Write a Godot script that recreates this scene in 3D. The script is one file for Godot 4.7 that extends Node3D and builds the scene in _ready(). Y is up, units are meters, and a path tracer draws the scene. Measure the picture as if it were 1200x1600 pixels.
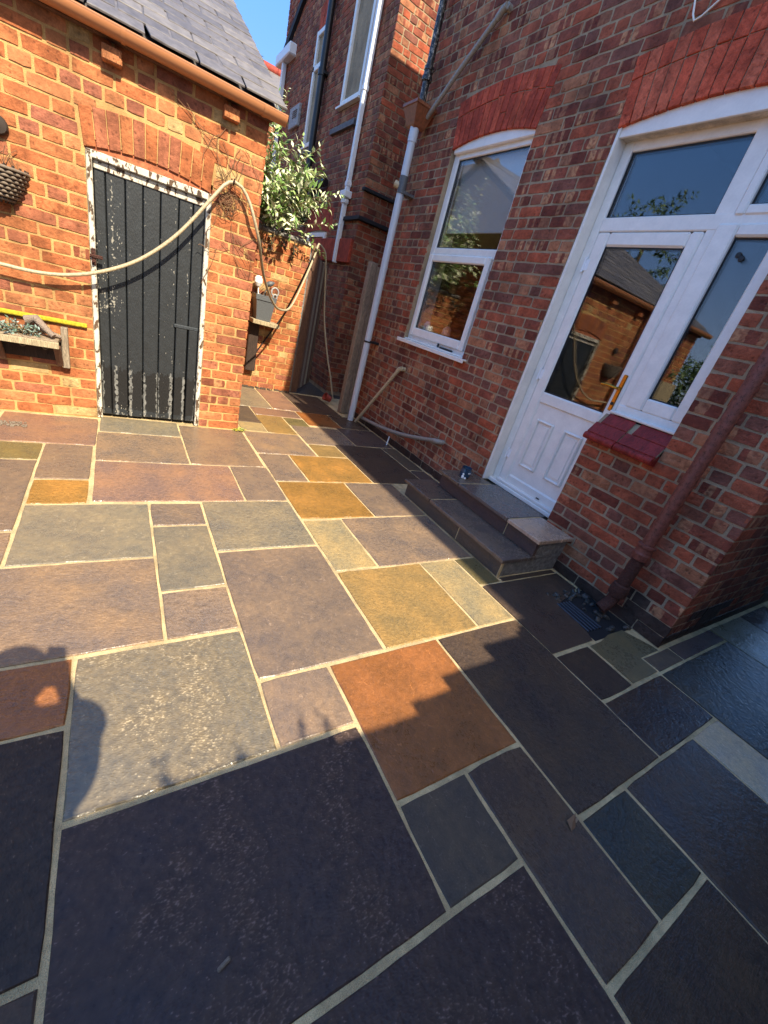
extends Node3D
# A brick back yard with newly laid, wet riven sandstone paving.
# x runs towards the house on the right, -z runs away from the camera, y is up; metres.

const GAUGE := 0.0795
const FPX := 634.55
var cam_right := Vector3(0.840629, 0.25246, 0.479173)
var cam_up := Vector3(0.019576, 0.869977, -0.492704)
var cam_back := Vector3(-0.541257, 0.423562, 0.726386)
var cam_at := Vector3(0, 1.4, 0)
var rng := RandomNumberGenerator.new()
var M := {}
var brick_cache := {}


class MB:
	var v := PackedVector3Array()
	var n := PackedVector3Array()
	var t := PackedVector2Array()
	var c := PackedColorArray()
	var tint := Color(1, 1, 1)

	func vert(p: Vector3, nn: Vector3, uv: Vector2) -> void:
		v.append(p); n.append(nn); t.append(uv); c.append(tint)

	func tri(a: Vector3, b: Vector3, d: Vector3, nn: Vector3, ua: Vector2, ub: Vector2, ud: Vector2) -> void:
		# emits clockwise as seen from the side that nn points to
		if (b - a).cross(d - a).dot(nn) > 0.0:
			vert(a, nn, ua); vert(d, nn, ud); vert(b, nn, ub)
		else:
			vert(a, nn, ua); vert(b, nn, ub); vert(d, nn, ud)

	func tri3(a: Vector3, b: Vector3, d: Vector3, na: Vector3, nb: Vector3, nd: Vector3) -> void:
		var nn := na + nb + nd
		if (b - a).cross(d - a).dot(nn) > 0.0:
			vert(a, na, uvof(a, nn)); vert(d, nd, uvof(d, nn)); vert(b, nb, uvof(b, nn))
		else:
			vert(a, na, uvof(a, nn)); vert(b, nb, uvof(b, nn)); vert(d, nd, uvof(d, nn))

	func uvof(p: Vector3, nn: Vector3) -> Vector2:
		var a := nn.abs()
		if a.y >= a.x and a.y >= a.z:
			return Vector2(p.x, p.z)
		return Vector2(p.z, p.y) if a.x > a.z else Vector2(p.x, p.y)

	func poly(p: Array, hint: Vector3) -> void:
		var nn := Vector3.ZERO
		for i in p.size():
			nn += (p[i] as Vector3).cross(p[(i + 1) % p.size()])
		nn = nn.normalized()
		if nn.dot(hint) < 0.0:
			nn = -nn
		for i in range(1, p.size() - 1):
			tri(p[0], p[i], p[i + 1], nn, uvof(p[0], nn), uvof(p[i], nn), uvof(p[i + 1], nn))

	func box(lo: Vector3, hi: Vector3, ch := 0.0, xf := Transform3D()) -> void:
		var ce := (lo + hi) * 0.5
		var h := (hi - lo).abs() * 0.5
		ch = minf(ch, minf(h.x, minf(h.y, h.z)) * 0.9)
		var ax := [Vector3(1, 0, 0), Vector3(0, 1, 0), Vector3(0, 0, 1)]
		for i in 3:
			var j := (i + 1) % 3
			var k := (i + 2) % 3
			for s in [-1.0, 1.0]:
				var q := []
				for e in [[-1, -1], [1, -1], [1, 1], [-1, 1]]:
					q.append(xf * (ce + ax[i] * (s * h[i]) + ax[j] * (e[0] * (h[j] - ch)) + ax[k] * (e[1] * (h[k] - ch))))
				poly(q, xf.basis * (ax[i] * s))
			if ch > 0.0:
				for sj in [-1.0, 1.0]:
					for sk in [-1.0, 1.0]:
						var q2 := []
						for e in [[-1, 0], [1, 0], [1, 1], [-1, 1]]:
							var dj: float = h[j] - (ch if e[1] == 1 else 0.0)
							var dk: float = h[k] - (ch if e[1] == 0 else 0.0)
							q2.append(xf * (ce + ax[i] * (e[0] * (h[i] - ch)) + ax[j] * (sj * dj) + ax[k] * (sk * dk)))
						poly(q2, xf.basis * (ax[j] * sj + ax[k] * sk))
		if ch > 0.0:
			for sx in [-1.0, 1.0]:
				for sy in [-1.0, 1.0]:
					for sz in [-1.0, 1.0]:
						var s3 := Vector3(sx, sy, sz)
						poly([xf * (ce + s3 * (h - Vector3(0, ch, ch))), xf * (ce + s3 * (h - Vector3(ch, 0, ch))), xf * (ce + s3 * (h - Vector3(ch, ch, 0)))], xf.basis * s3)

	# pts: convex, counter-clockwise outline in the local xy plane; the face is at z = z1
	func prism(pts: Array, z0: float, z1: float, ch: float, xf: Transform3D, uvs := Transform2D(), wob := 0.0, r: RandomNumberGenerator = null) -> void:
		var m := pts.size()
		var top := []
		for i in m:
			var a: Vector2 = pts[(i + m - 1) % m]
			var b: Vector2 = pts[i]
			var d: Vector2 = pts[(i + 1) % m]
			top.append(b + inward(a, b, d) * ch * (1.0 if r == null else r.randf_range(0.5, 1.7)))
		var ce := Vector2.ZERO
		for p in pts:
			ce += p
		ce /= m
		var up := (xf.basis * Vector3(0, 0, 1)).normalized()
		var zs := []
		for i in m:
			zs.append(z1 + (r.randf_range(-wob, wob) if r else 0.0))
		for i in m:
			var j := (i + 1) % m
			var a3: Vector3 = xf * Vector3(top[i].x, top[i].y, zs[i])
			var b3: Vector3 = xf * Vector3(top[j].x, top[j].y, zs[j])
			var c3: Vector3 = xf * Vector3(ce.x, ce.y, z1)
			var fn := (b3 - a3).cross(c3 - a3).normalized()
			if fn.dot(up) < 0.0:
				fn = -fn
			tri(a3, b3, c3, fn, uvs * (top[i] as Vector2), uvs * (top[j] as Vector2), uvs * ce)
			var e: Vector2 = ((pts[j] as Vector2) - pts[i]).normalized()
			var out := xf.basis * Vector3(e.y, -e.x, 0)
			var zm := z1 - ch
			var q := [Vector3(top[i].x, top[i].y, zs[i]), Vector3(top[j].x, top[j].y, zs[j]), Vector3(pts[j].x, pts[j].y, zm), Vector3(pts[i].x, pts[i].y, zm)]
			var w := []
			for p in q:
				w.append(xf * p)
			var w0: Vector3 = w[0]
			var n1 := ((w[1] as Vector3) - w0).cross((w[2] as Vector3) - w0).normalized()
			if n1.dot(out + up) < 0.0:
				n1 = -n1
			var u0: Vector2 = uvs * (top[i] as Vector2)
			var u1: Vector2 = uvs * (top[j] as Vector2)
			var u2: Vector2 = uvs * (pts[j] as Vector2)
			var u3: Vector2 = uvs * (pts[i] as Vector2)
			tri(w[0], w[1], w[2], n1, u0, u1, u2)
			tri(w[0], w[2], w[3], n1, u0, u2, u3)
			if zm > z0:
				var o2 := out.normalized()
				var l0: Vector3 = xf * Vector3(pts[i].x, pts[i].y, z0)
				var l1: Vector3 = xf * Vector3(pts[j].x, pts[j].y, z0)
				tri(w[3], w[2], l1, o2, u3, u2, u2)
				tri(w[3], l1, l0, o2, u3, u2, u3)

	func inward(a: Vector2, b: Vector2, d: Vector2) -> Vector2:
		var e1 := (b - a).normalized()
		var e2 := (d - b).normalized()
		var n1 := Vector2(-e1.y, e1.x)
		var n2 := Vector2(-e2.y, e2.x)
		return (n1 + n2) / maxf(0.4, 1.0 + n1.dot(n2))

	func tube(path: Array, r: float, seg := 10, caps := true, r_end := -1.0) -> void:
		var rings := []
		var nor := []
		var up := Vector3(0.13, 0.97, 0.21)
		for i in path.size():
			var d: Vector3 = (path[mini(i + 1, path.size() - 1)] - path[maxi(i - 1, 0)]).normalized()
			if absf(d.dot(up)) > 0.9 and i == 0:
				up = Vector3(0.9, 0.1, 0.43)
			var a := d.cross(up).normalized()
			var b := a.cross(d).normalized()
			up = b
			var rr := r if r_end < 0.0 else lerpf(r, r_end, float(i) / (path.size() - 1))
			var ring := []
			var nr := []
			for k in seg:
				var w := TAU * k / seg
				var o := a * cos(w) + b * sin(w)
				ring.append(path[i] + o * rr)
				nr.append(o)
			rings.append(ring)
			nor.append(nr)
		for i in path.size() - 1:
			for k in seg:
				var l := (k + 1) % seg
				tri3(rings[i][k], rings[i][l], rings[i + 1][l], nor[i][k], nor[i][l], nor[i + 1][l])
				tri3(rings[i][k], rings[i + 1][l], rings[i + 1][k], nor[i][k], nor[i + 1][l], nor[i + 1][k])
		if caps:
			poly(rings[0], path[0] - path[1])
			poly(rings[-1], path[-1] - path[-2])

	# prof: [radius, height] from bottom to top about the y axis of xf
	func lathe(prof: Array, seg: int, xf := Transform3D(), a0 := 0.0, a1 := TAU) -> void:
		for i in prof.size() - 1:
			var p: Array = prof[i]
			var q: Array = prof[i + 1]
			var sl := Vector2(q[1] - p[1], p[0] - q[0]).normalized()
			for k in seg:
				var w0 := lerpf(a0, a1, float(k) / seg)
				var w1 := lerpf(a0, a1, float(k + 1) / seg)
				var d0 := Vector3(cos(w0), 0, sin(w0))
				var d1 := Vector3(cos(w1), 0, sin(w1))
				var n0 := (xf.basis * (d0 * sl.x + Vector3.UP * sl.y)).normalized()
				var n1 := (xf.basis * (d1 * sl.x + Vector3.UP * sl.y)).normalized()
				var a: Vector3 = xf * (d0 * p[0] + Vector3.UP * p[1])
				var b: Vector3 = xf * (d1 * p[0] + Vector3.UP * p[1])
				var d: Vector3 = xf * (d1 * q[0] + Vector3.UP * q[1])
				var e: Vector3 = xf * (d0 * q[0] + Vector3.UP * q[1])
				if p[0] > 1e-5:
					tri3(a, b, d, n0, n1, n1)
				if q[0] > 1e-5:
					tri3(a, d, e, n0, n1, n0)

	func mesh(mat: Material = null, add: ArrayMesh = null) -> ArrayMesh:
		var m := add if add else ArrayMesh.new()
		var a := []
		a.resize(Mesh.ARRAY_MAX)
		a[Mesh.ARRAY_VERTEX] = v
		a[Mesh.ARRAY_NORMAL] = n
		a[Mesh.ARRAY_TEX_UV] = t
		a[Mesh.ARRAY_COLOR] = c
		m.add_surface_from_arrays(Mesh.PRIMITIVE_TRIANGLES, a)
		if mat:
			m.surface_set_material(m.get_surface_count() - 1, mat)
		return m


# ---------------------------------------------------------------- objects
func thing(called: String, label: String, category: String, at := Vector3.ZERO, group := "") -> Node3D:
	var o := Node3D.new()
	o.name = called
	add_child(o, true)
	o.position = at
	o.set_meta("label", label)
	o.set_meta("category", category)
	if group:
		o.set_meta("group", group)
	return o


func world_pos(o: Node) -> Vector3:
	var p := Vector3.ZERO
	while o is Node3D and o != self:
		p += (o as Node3D).position
		o = o.get_parent()
	return p


# mesh given in world coordinates, hung under parent
func part(called: String, mb: MB, mat: Material, parent: Node3D, label := "") -> MeshInstance3D:
	var o := MeshInstance3D.new()
	o.name = called
	o.mesh = mb.mesh(mat)
	o.position = -world_pos(parent)
	parent.add_child(o, true)
	if label:
		o.set_meta("label", label)
	return o


func solo(called: String, mb: MB, mat: Material, label: String, category: String, group := "") -> MeshInstance3D:
	var o := MeshInstance3D.new()
	o.name = called
	o.mesh = mb.mesh(mat)
	add_child(o, true)
	o.set_meta("label", label)
	o.set_meta("category", category)
	if group:
		o.set_meta("group", group)
	return o


# ---------------------------------------------------------------- textures and materials
func nz(w: int, h: int, freq: float, oct: int, sd: int, kind := FastNoiseLite.TYPE_SIMPLEX_SMOOTH, fr := FastNoiseLite.FRACTAL_FBM, warp := 0.0) -> PackedByteArray:
	var f := FastNoiseLite.new()
	f.seed = sd
	f.noise_type = kind
	f.frequency = freq
	f.fractal_type = fr
	f.fractal_octaves = oct
	if warp > 0.0:
		f.domain_warp_enabled = true
		f.domain_warp_amplitude = warp
		f.domain_warp_frequency = freq * 0.6
	var im := f.get_seamless_image(w, h)
	im.convert(Image.FORMAT_L8)
	return im.get_data()


func tex(w: int, h: int, d: PackedByteArray, rgb := false) -> ImageTexture:
	return ImageTexture.create_from_image(Image.create_from_data(w, h, false, Image.FORMAT_RGB8 if rgb else Image.FORMAT_L8, d))


func mat(called: String, c: Color, rough: float, o := {}) -> StandardMaterial3D:
	var m := StandardMaterial3D.new()
	m.resource_name = called
	m.albedo_color = c
	m.roughness = rough
	m.metallic_specular = o.get("spec", 0.5)
	if o.has("tex"):
		m.albedo_texture = o.tex
	if o.has("rtex"):
		m.roughness_texture = o.rtex
	if o.has("bump"):
		m.heightmap_enabled = true
		m.heightmap_texture = o.bump
		m.heightmap_scale = o.get("depth", 0.2)
	if o.has("tri"):
		m.uv1_triplanar = true
		m.uv1_world_triplanar = true
		m.uv1_scale = o.tri
	elif o.has("uv"):
		m.uv1_scale = o.uv
	if o.has("stain"):
		m.detail_enabled = true
		m.detail_albedo = T.stain
		m.detail_blend_mode = BaseMaterial3D.BLEND_MODE_MUL
		m.detail_uv_layer = BaseMaterial3D.DETAIL_UV_2
		m.uv2_triplanar = true
		m.uv2_world_triplanar = true
		m.uv2_scale = Vector3.ONE * float(o.stain)
	if o.has("metal"):
		m.metallic = o.metal
	if o.get("vc", false):
		m.vertex_color_use_as_albedo = true
	if o.has("back"):
		m.backlight_enabled = true
		m.backlight = o.back
	M[called] = m
	return m


func s(r: int, g: int, b: int) -> Color:
	return Color(r / 255.0, g / 255.0, b / 255.0)


func lin(r: float, g: float, b: float) -> Color:
	return Color(r, g, b).linear_to_srgb()


var T := {}


func make_textures() -> void:
	# brick face: mottled, pitted, scuffed; 2.4 m x 1.2 m of brick
	var w := 1024
	var h := 512
	var a := nz(w, h, 0.012, 3, 1)
	var b := nz(w, h, 0.06, 3, 2)
	var p := nz(w, h, 0.045, 2, 3, FastNoiseLite.TYPE_CELLULAR, FastNoiseLite.FRACTAL_FBM)
	var k := nz(w, h, 0.005, 2, 4)
	var fine := nz(w, h, 0.22, 2, 5)
	var plain := PackedByteArray()
	var band := PackedByteArray()
	var bump := PackedByteArray()
	plain.resize(w * h * 3)
	band.resize(w * h * 3)
	bump.resize(w * h)
	var stripe := PackedFloat32Array()
	stripe.resize(w)
	rng.seed = 11
	var x := 0
	while x < w:
		var run := rng.randi_range(8, 26)
		var val := rng.randf_range(0.6, 1.0) if rng.randf() < 0.46 else rng.randf_range(0.0, 0.12)
		for i in run:
			if x < w:
				stripe[x] = val
				x += 1
	for y in h:
		for xx in w:
			var i := y * w + xx
			var m := 0.74 + 0.24 * a[i] / 255.0 + 0.20 * (b[i] / 255.0 - 0.5) + 0.16 * (fine[i] / 255.0 - 0.5)
			var pit := 1.0
			if p[i] < 60:
				pit = 0.62 + 0.38 * p[i] / 60.0
			var pale := clampf((k[i] / 255.0 - 0.66) * 3.5, 0.0, 1.0) * clampf((b[i] / 255.0 - 0.35) * 3.0, 0.0, 1.0) * 0.5
			var r := clampf(m * pit + pale * 0.30, 0.0, 1.0)
			var g := clampf(m * pit + pale * 0.42 - 0.02, 0.0, 1.0)
			var bl := clampf(m * pit + pale * 0.44 - 0.03, 0.0, 1.0)
			plain[i * 3] = int(r * 255)
			plain[i * 3 + 1] = int(g * 255)
			plain[i * 3 + 2] = int(bl * 255)
			var sx := clampi(xx + int((a[i] - 128) * 0.04 + (b[i] - 128) * 0.02), 0, w - 1)
			var st := stripe[sx] * clampf(0.85 + (b[i] / 255.0 - 0.45) * 1.4, 0.35, 1.0)
			# red-purple body with sandy kiss marks
			band[i * 3] = int(clampf(lerpf(0.60, 0.84, st) * (m * pit + 0.12), 0.0, 1.0) * 255)
			band[i * 3 + 1] = int(clampf(lerpf(0.335, 0.64, st) * (m * pit + 0.12), 0.0, 1.0) * 255)
			band[i * 3 + 2] = int(clampf(lerpf(0.275, 0.49, st) * (m * pit + 0.12), 0.0, 1.0) * 255)
			bump[i] = int(clampf(110 + (b[i] - 128) * 0.5 + (fine[i] - 128) * 0.35 - (90.0 - p[i] if p[i] < 90 else 0.0), 0, 255))
	T.brick = tex(w, h, plain, true)
	T.band = tex(w, h, band, true)
	T.brickbump = tex(w, h, bump)

	# riven sandstone, four faces, 1.2 m square each
	w = 768
	for kind in 4:
		var n1 := nz(w, w, 0.0045, 3, 20 + kind, FastNoiseLite.TYPE_SIMPLEX_SMOOTH, FastNoiseLite.FRACTAL_FBM, [60.0, 140.0, 90.0, 60.0][kind])
		var n2 := nz(w, w, [0.026, 0.016, 0.021, 0.026][kind], 3, 30 + kind, FastNoiseLite.TYPE_SIMPLEX_SMOOTH, [FastNoiseLite.FRACTAL_FBM, FastNoiseLite.FRACTAL_RIDGED, FastNoiseLite.FRACTAL_RIDGED, FastNoiseLite.FRACTAL_FBM][kind], [20.0, 70.0, 50.0, 20.0][kind])
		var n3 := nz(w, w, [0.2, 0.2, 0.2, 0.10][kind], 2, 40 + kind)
		var n4 := nz(w, w, 0.055, 3, 50 + kind)
		var al := PackedByteArray()
		var bp := PackedByteArray()
		var ro := PackedByteArray()
		al.resize(w * w * 3)
		bp.resize(w * w)
		ro.resize(w * w)
		for i in w * w:
			var big := n1[i] / 255.0
			var mid := n2[i] / 255.0
			var fi := n3[i if kind < 3 else ((i / w * 2) % w) * w + i % w] / 255.0
			var m4 := n4[i] / 255.0
			# terraces of the split face and the thin lines where one layer breaks to the next
			var terr: float = mid * [2.2, 4.5, 3.0, 2.0][kind] + big * [2.0, 4.0, 6.0, 2.0][kind] + m4 * 0.5
			var fr: float = terr - floorf(terr)
			var step := floorf(terr) + smoothstep(0.0, 0.14, fr)
			var line := 1.0 - smoothstep(0.0, 0.11, fr)
			var m := 0.74 + 0.10 * (big - 0.5) + 0.10 * (mid - 0.5) + 0.09 * (fi - 0.5) + 0.05 * (m4 - 0.5)
			m += line * [0.06, 0.22, 0.12, 0.0][kind] * clampf((m4 - 0.4) * 5.0, -0.8, 1.0)
			if fi > 0.78:
				m += (fi - 0.78) * 1.1
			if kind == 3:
				# crystal flecks with sun glint painted into the albedo, thick in places
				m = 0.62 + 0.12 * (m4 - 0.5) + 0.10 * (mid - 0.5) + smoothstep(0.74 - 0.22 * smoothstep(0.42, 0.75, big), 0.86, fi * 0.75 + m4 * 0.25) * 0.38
			# hairline breaks in the top layer
			var iso := absf(fposmod(big * [3.0, 6.0, 5.0, 3.0][kind] + m4 * 0.18 + mid * 0.25, 1.0) - 0.5)
			var hair := (1.0 - smoothstep(0.004, 0.022, iso)) * smoothstep(0.44, 0.58, n4[((i / w + 311) % w) * w + (i + 137) % w] / 255.0)
			m += hair * [0.22, 0.24, 0.20, 0.1][kind]
			# bedding streaks run along the slab
			var yy := i / w
			var sk := n4[((yy * 7) % w) * w + (i % w + n1[i] / 3) % w] / 255.0
			var sk2 := n3[((yy * 5) % w) * w + (i % w + n1[i] / 2) % w] / 255.0
			var thin := smoothstep(0.60, 0.74, sk2) * smoothstep(0.40, 0.62, sk)
			m += (sk - 0.5) * [0.03, 0.08, 0.13, 0.02][kind] + thin * [0.02, 0.07, 0.06, 0.0][kind]
			var warm: float = (big - 0.5) * [0.08, 0.10, 0.13, 0.05][kind] + (mid - 0.5) * 0.05 + (sk - 0.5) * [0.02, 0.04, 0.06, 0.0][kind]
			al[i * 3] = int(clampf(m + warm * 0.5, 0, 1) * 255)
			al[i * 3 + 1] = int(clampf(m, 0, 1) * 255)
			al[i * 3 + 2] = int(clampf(m - warm, 0, 1) * 255)
			bp[i] = int(clampf(40 + step * [20.0, 16.0, 16.0, 6.0][kind] + (fi - 0.5) * [42.0, 22.0, 30.0, 64.0][kind] + (m4 - 0.5) * 60.0 + hair * 30.0 + thin * [4.0, 26.0, 26.0, 0.0][kind] + (sk - 0.5) * [10.0, 50.0, 50.0, 0.0][kind], 0, 255))
			ro[i] = int(clampf(0.62 + 0.5 * (big - 0.5) + 0.35 * (m4 - 0.5) + 0.30 * (fi - 0.5), 0.25, 1.0) * 255)
		T["stone%d" % kind] = tex(w, w, al, true)
		T["stonebump%d" % kind] = tex(w, w, bp)
		T["stonerough%d" % kind] = tex(w, w, ro)

	# general grain
	w = 512
	var g1 := nz(w, w, 0.02, 5, 60)
	var g2 := nz(w, w, 0.12, 3, 61)
	var gr := PackedByteArray()
	var sand := PackedByteArray()
	gr.resize(w * w)
	sand.resize(w * w)
	for i in w * w:
		gr[i] = int(clampf(0.80 + 0.34 * (g1[i] / 255.0 - 0.5) + 0.16 * (g2[i] / 255.0 - 0.5), 0, 1) * 255)
		sand[i] = int(clampf(0.80 + 0.22 * (g1[i] / 255.0 - 0.5) + 0.42 * (g2[i] / 255.0 - 0.5), 0, 1) * 255)
	var fa := PackedByteArray()
	fa.resize(w * w)
	for i in w * w:
		fa[i] = int(clampf(0.95 + 0.07 * (g1[i] / 255.0 - 0.5) + 0.03 * (g2[i] / 255.0 - 0.5), 0, 1) * 255)
	T.faint = tex(w, w, fa)
	var ps := PackedByteArray()
	ps.resize(w * w)
	for i in w * w:
		ps[i] = int(clampf(0.93 + 0.12 * (g1[i] / 255.0 - 0.5) + 0.22 * (g2[i] / 255.0 - 0.5), 0, 1) * 255)
	T.pale_sand = tex(w, w, ps)
	var s1 := nz(w, w, 0.009, 4, 90)
	var s2 := nz(w, w, 0.03, 3, 91)
	var stn := PackedByteArray()
	stn.resize(w * w * 3)
	for i in w * w:
		var streak := s2[((i / w) / 5 % w) * w + (i % w)] / 255.0
		var v := 1.0 - 0.20 * smoothstep(0.30, 0.95, s1[i] / 255.0 * 0.62 + streak * 0.38) - 0.10 * (s2[i] / 255.0)
		stn[i * 3] = int(clampf(v, 0, 1) * 255)
		stn[i * 3 + 1] = int(clampf(v * 0.99, 0, 1) * 255)
		stn[i * 3 + 2] = int(clampf(v * 0.97, 0, 1) * 255)
	T.stain = tex(w, w, stn, true)
	T.grain = tex(w, w, gr)
	T.sand = tex(w, w, sand)
	T.fine = tex(w, w, g2)
	T.rough = tex(w, w, g1)
	# wood: lines along y
	var wd := PackedByteArray()
	wd.resize(w * w)
	var wv := nz(w, w, 0.02, 3, 62)
	for y in w:
		for xx in w:
			var sx := int(xx + (wv[y * w + xx] - 128) * 0.10 + 512) % w
			var v1 := g2[((y / 40) % w) * w + sx]
			var v2 := g2[((y / 9 + 77) % w) * w + (sx * 2) % w]
			wd[y * w + xx] = int(clampf(0.78 + 0.5 * (v1 / 255.0 - 0.5) + 0.24 * (v2 / 255.0 - 0.5) + 0.2 * (g1[y * w + xx] / 255.0 - 0.5), 0, 1) * 255)
	T.wood = tex(w, w, wd)
	# flaking paint: white flecks and bare patches over dark grey; bottom blackened in ragged tongues
	var dw := 512
	var dh := 1024
	var f1 := nz(dw, dh, 0.02, 4, 70)
	var f2 := nz(dw, dh, 0.09, 3, 71)
	var f3 := nz(dw, dh, 0.05, 2, 72)
	var dd := PackedByteArray()
	dd.resize(dw * dh * 3)
	for y in dh:
		var up := 1.0 - float(y) / dh   # 0 at the foot, 1 at the head; 1.9 m
		for xx in dw:
			var i := y * dw + xx
			var bx := fmod(float(xx) / dw * 7.0, 1.0)
			var edge := minf(bx, 1.0 - bx)
			var c := Vector3(0.135, 0.152, 0.168) * (0.86 + 0.3 * (f1[i] / 255.0 - 0.5) + 0.22 * (f2[i] / 255.0 - 0.5))
			# streaks of fresh black at the foot
			var col := int(float(xx) / 9.0)
			var tongue := 0.205 + 0.055 * f2[((col * 13) % dh) * dw + (col * 7) % dw] / 255.0 - 0.05 * smoothstep(0.30, 0.5, absf(bx - 0.5)) + 0.02 * (f1[i] / 255.0 - 0.5)
			var drip := smoothstep(0.30, 0.47, absf(bx - 0.5)) * smoothstep(0.27, 0.20, up)
			if drip > 0.0 and f2[(y / 3 % dh) * dw + (col * 29) % dw] / 255.0 + drip * 0.45 > 0.80:
				c = Vector3(0.42, 0.42, 0.41) * (0.7 + 0.5 * f1[i] / 255.0)
			elif up < tongue and up > 0.035 + 0.05 * f1[i] / 255.0 * (1.0 if edge < 0.2 else 0.3):
				c = Vector3(0.055, 0.055, 0.06) * (0.9 + 0.4 * (f2[i] / 255.0 - 0.5))
			var thr := 0.80
			thr -= 0.15 * smoothstep(0.12, 0.0, edge) * (1.0 if up < 0.25 or up > 0.55 else 0.6)
			var lx := float(xx) / dw
			thr -= 0.16 * exp(-(pow((lx - 0.10) / 0.11, 2.0) + pow((up - 0.50) / 0.07, 2.0)))
			thr -= 0.13 * exp(-(pow((lx - 0.18) / 0.08, 2.0) + pow((up - 0.76) / 0.06, 2.0)))
			thr -= 0.08 * smoothstep(0.35, 0.0, lx) * smoothstep(0.3, 0.55, up)
			thr -= 0.17 * smoothstep(0.09, 0.0, up)
			thr -= 0.15 * smoothstep(0.975, 1.0, up)
			thr += 0.22 * (0.55 - f1[((y / 3) % dh) * dw + (xx / 3 + 90) % dw] / 255.0)
			var along := f2[((y / 6) % dh) * dw + (xx * 2) % dw] / 255.0
			if f3[i] / 255.0 * 0.45 + f2[i] / 255.0 * 0.25 + along * 0.3 > thr:
				c = Vector3(0.62, 0.60, 0.55) * (0.8 + 0.3 * (f2[i] / 255.0 - 0.3))
			dd[i * 3] = int(clampf(c.x, 0, 1) * 255)
			dd[i * 3 + 1] = int(clampf(c.y, 0, 1) * 255)
			dd[i * 3 + 2] = int(clampf(c.z, 0, 1) * 255)
	T.door = tex(dw, dh, dd, true)
	# peeling white paint on timber
	var pw := PackedByteArray()
	pw.resize(w * w * 3)
	var p1 := nz(w, w, 0.03, 4, 80)
	for i in w * w:
		var f := smoothstep(0.36, 0.44, p1[i] / 255.0 * 0.75 + g2[i] / 255.0 * 0.25)
		var wood := Vector3(0.36, 0.27, 0.19) * (wd[i] / 255.0 + 0.1)
		var wh := Vector3(0.80, 0.78, 0.72) * (0.85 + 0.2 * g1[i] / 255.0)
		var c := wood.lerp(wh, f)
		pw[i * 3] = int(clampf(c.x, 0, 1) * 255)
		pw[i * 3 + 1] = int(clampf(c.y, 0, 1) * 255)
		pw[i * 3 + 2] = int(clampf(c.z, 0, 1) * 255)
	T.peel = tex(w, w, pw, true)
	# rusted red oxide paint
	var ru := PackedByteArray()
	ru.resize(w * w * 3)
	for i in w * w:
		var f := smoothstep(0.56, 0.64, p1[i] / 255.0 * 0.55 + g2[i] / 255.0 * 0.45)
		var c := Vector3(0.50, 0.28, 0.23).lerp(Vector3(0.30, 0.13, 0.08), f) * (0.86 + 0.28 * (g1[i] / 255.0 - 0.3))
		ru[i * 3] = int(clampf(c.x, 0, 1) * 255)
		ru[i * 3 + 1] = int(clampf(c.y, 0, 1) * 255)
		ru[i * 3 + 2] = int(clampf(c.z, 0, 1) * 255)
	T.rust = tex(w, w, ru, true)
	# black paint flaking to white
	var bk := PackedByteArray()
	bk.resize(w * w * 3)
	for i in w * w:
		var f := smoothstep(0.60, 0.64, p1[i] / 255.0 * 0.75 + g2[i] / 255.0 * 0.25)
		var c := Vector3(0.09, 0.09, 0.10).lerp(Vector3(0.72, 0.70, 0.66), f) * (0.8 + 0.3 * g1[i] / 255.0)
		bk[i * 3] = int(clampf(c.x, 0, 1) * 255)
		bk[i * 3 + 1] = int(clampf(c.y, 0, 1) * 255)
		bk[i * 3 + 2] = int(clampf(c.z, 0, 1) * 255)
	T.flake = tex(w, w, bk, true)
	# lichen-stained slate
	var sl := PackedByteArray()
	sl.resize(w * w * 3)
	for i in w * w:
		var v0 := 0.72 + 0.24 * (g1[i] / 255.0 - 0.5) + 0.2 * (p1[i] / 255.0 - 0.5)
		var c := Vector3(v0, v0, v0)
		if g2[i] > 205 and p1[i] > 110:
			c = Vector3(0.95, 0.95, 0.86)
		sl[i * 3] = int(clampf(c.x, 0, 1) * 255)
		sl[i * 3 + 1] = int(clampf(c.y, 0, 1) * 255)
		sl[i * 3 + 2] = int(clampf(c.z, 0, 1) * 255)
	T.slate = tex(w, w, sl, true)


var house_tones := []
var house_weights := [14, 17, 12, 12, 8, 32, 18]
var shed_tones := []
var shed_weights := [26, 24, 20, 14, 4, 9, 3]
var far_tones := []


func brick_mat(called: String, c: Color, banded := false, rough := 0.86) -> StandardMaterial3D:
	return mat(called, c, rough, {"tex": T.band if banded else T.brick, "bump": T.brickbump, "depth": 0.55, "spec": 0.35, "stain": 0.42})


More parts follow.
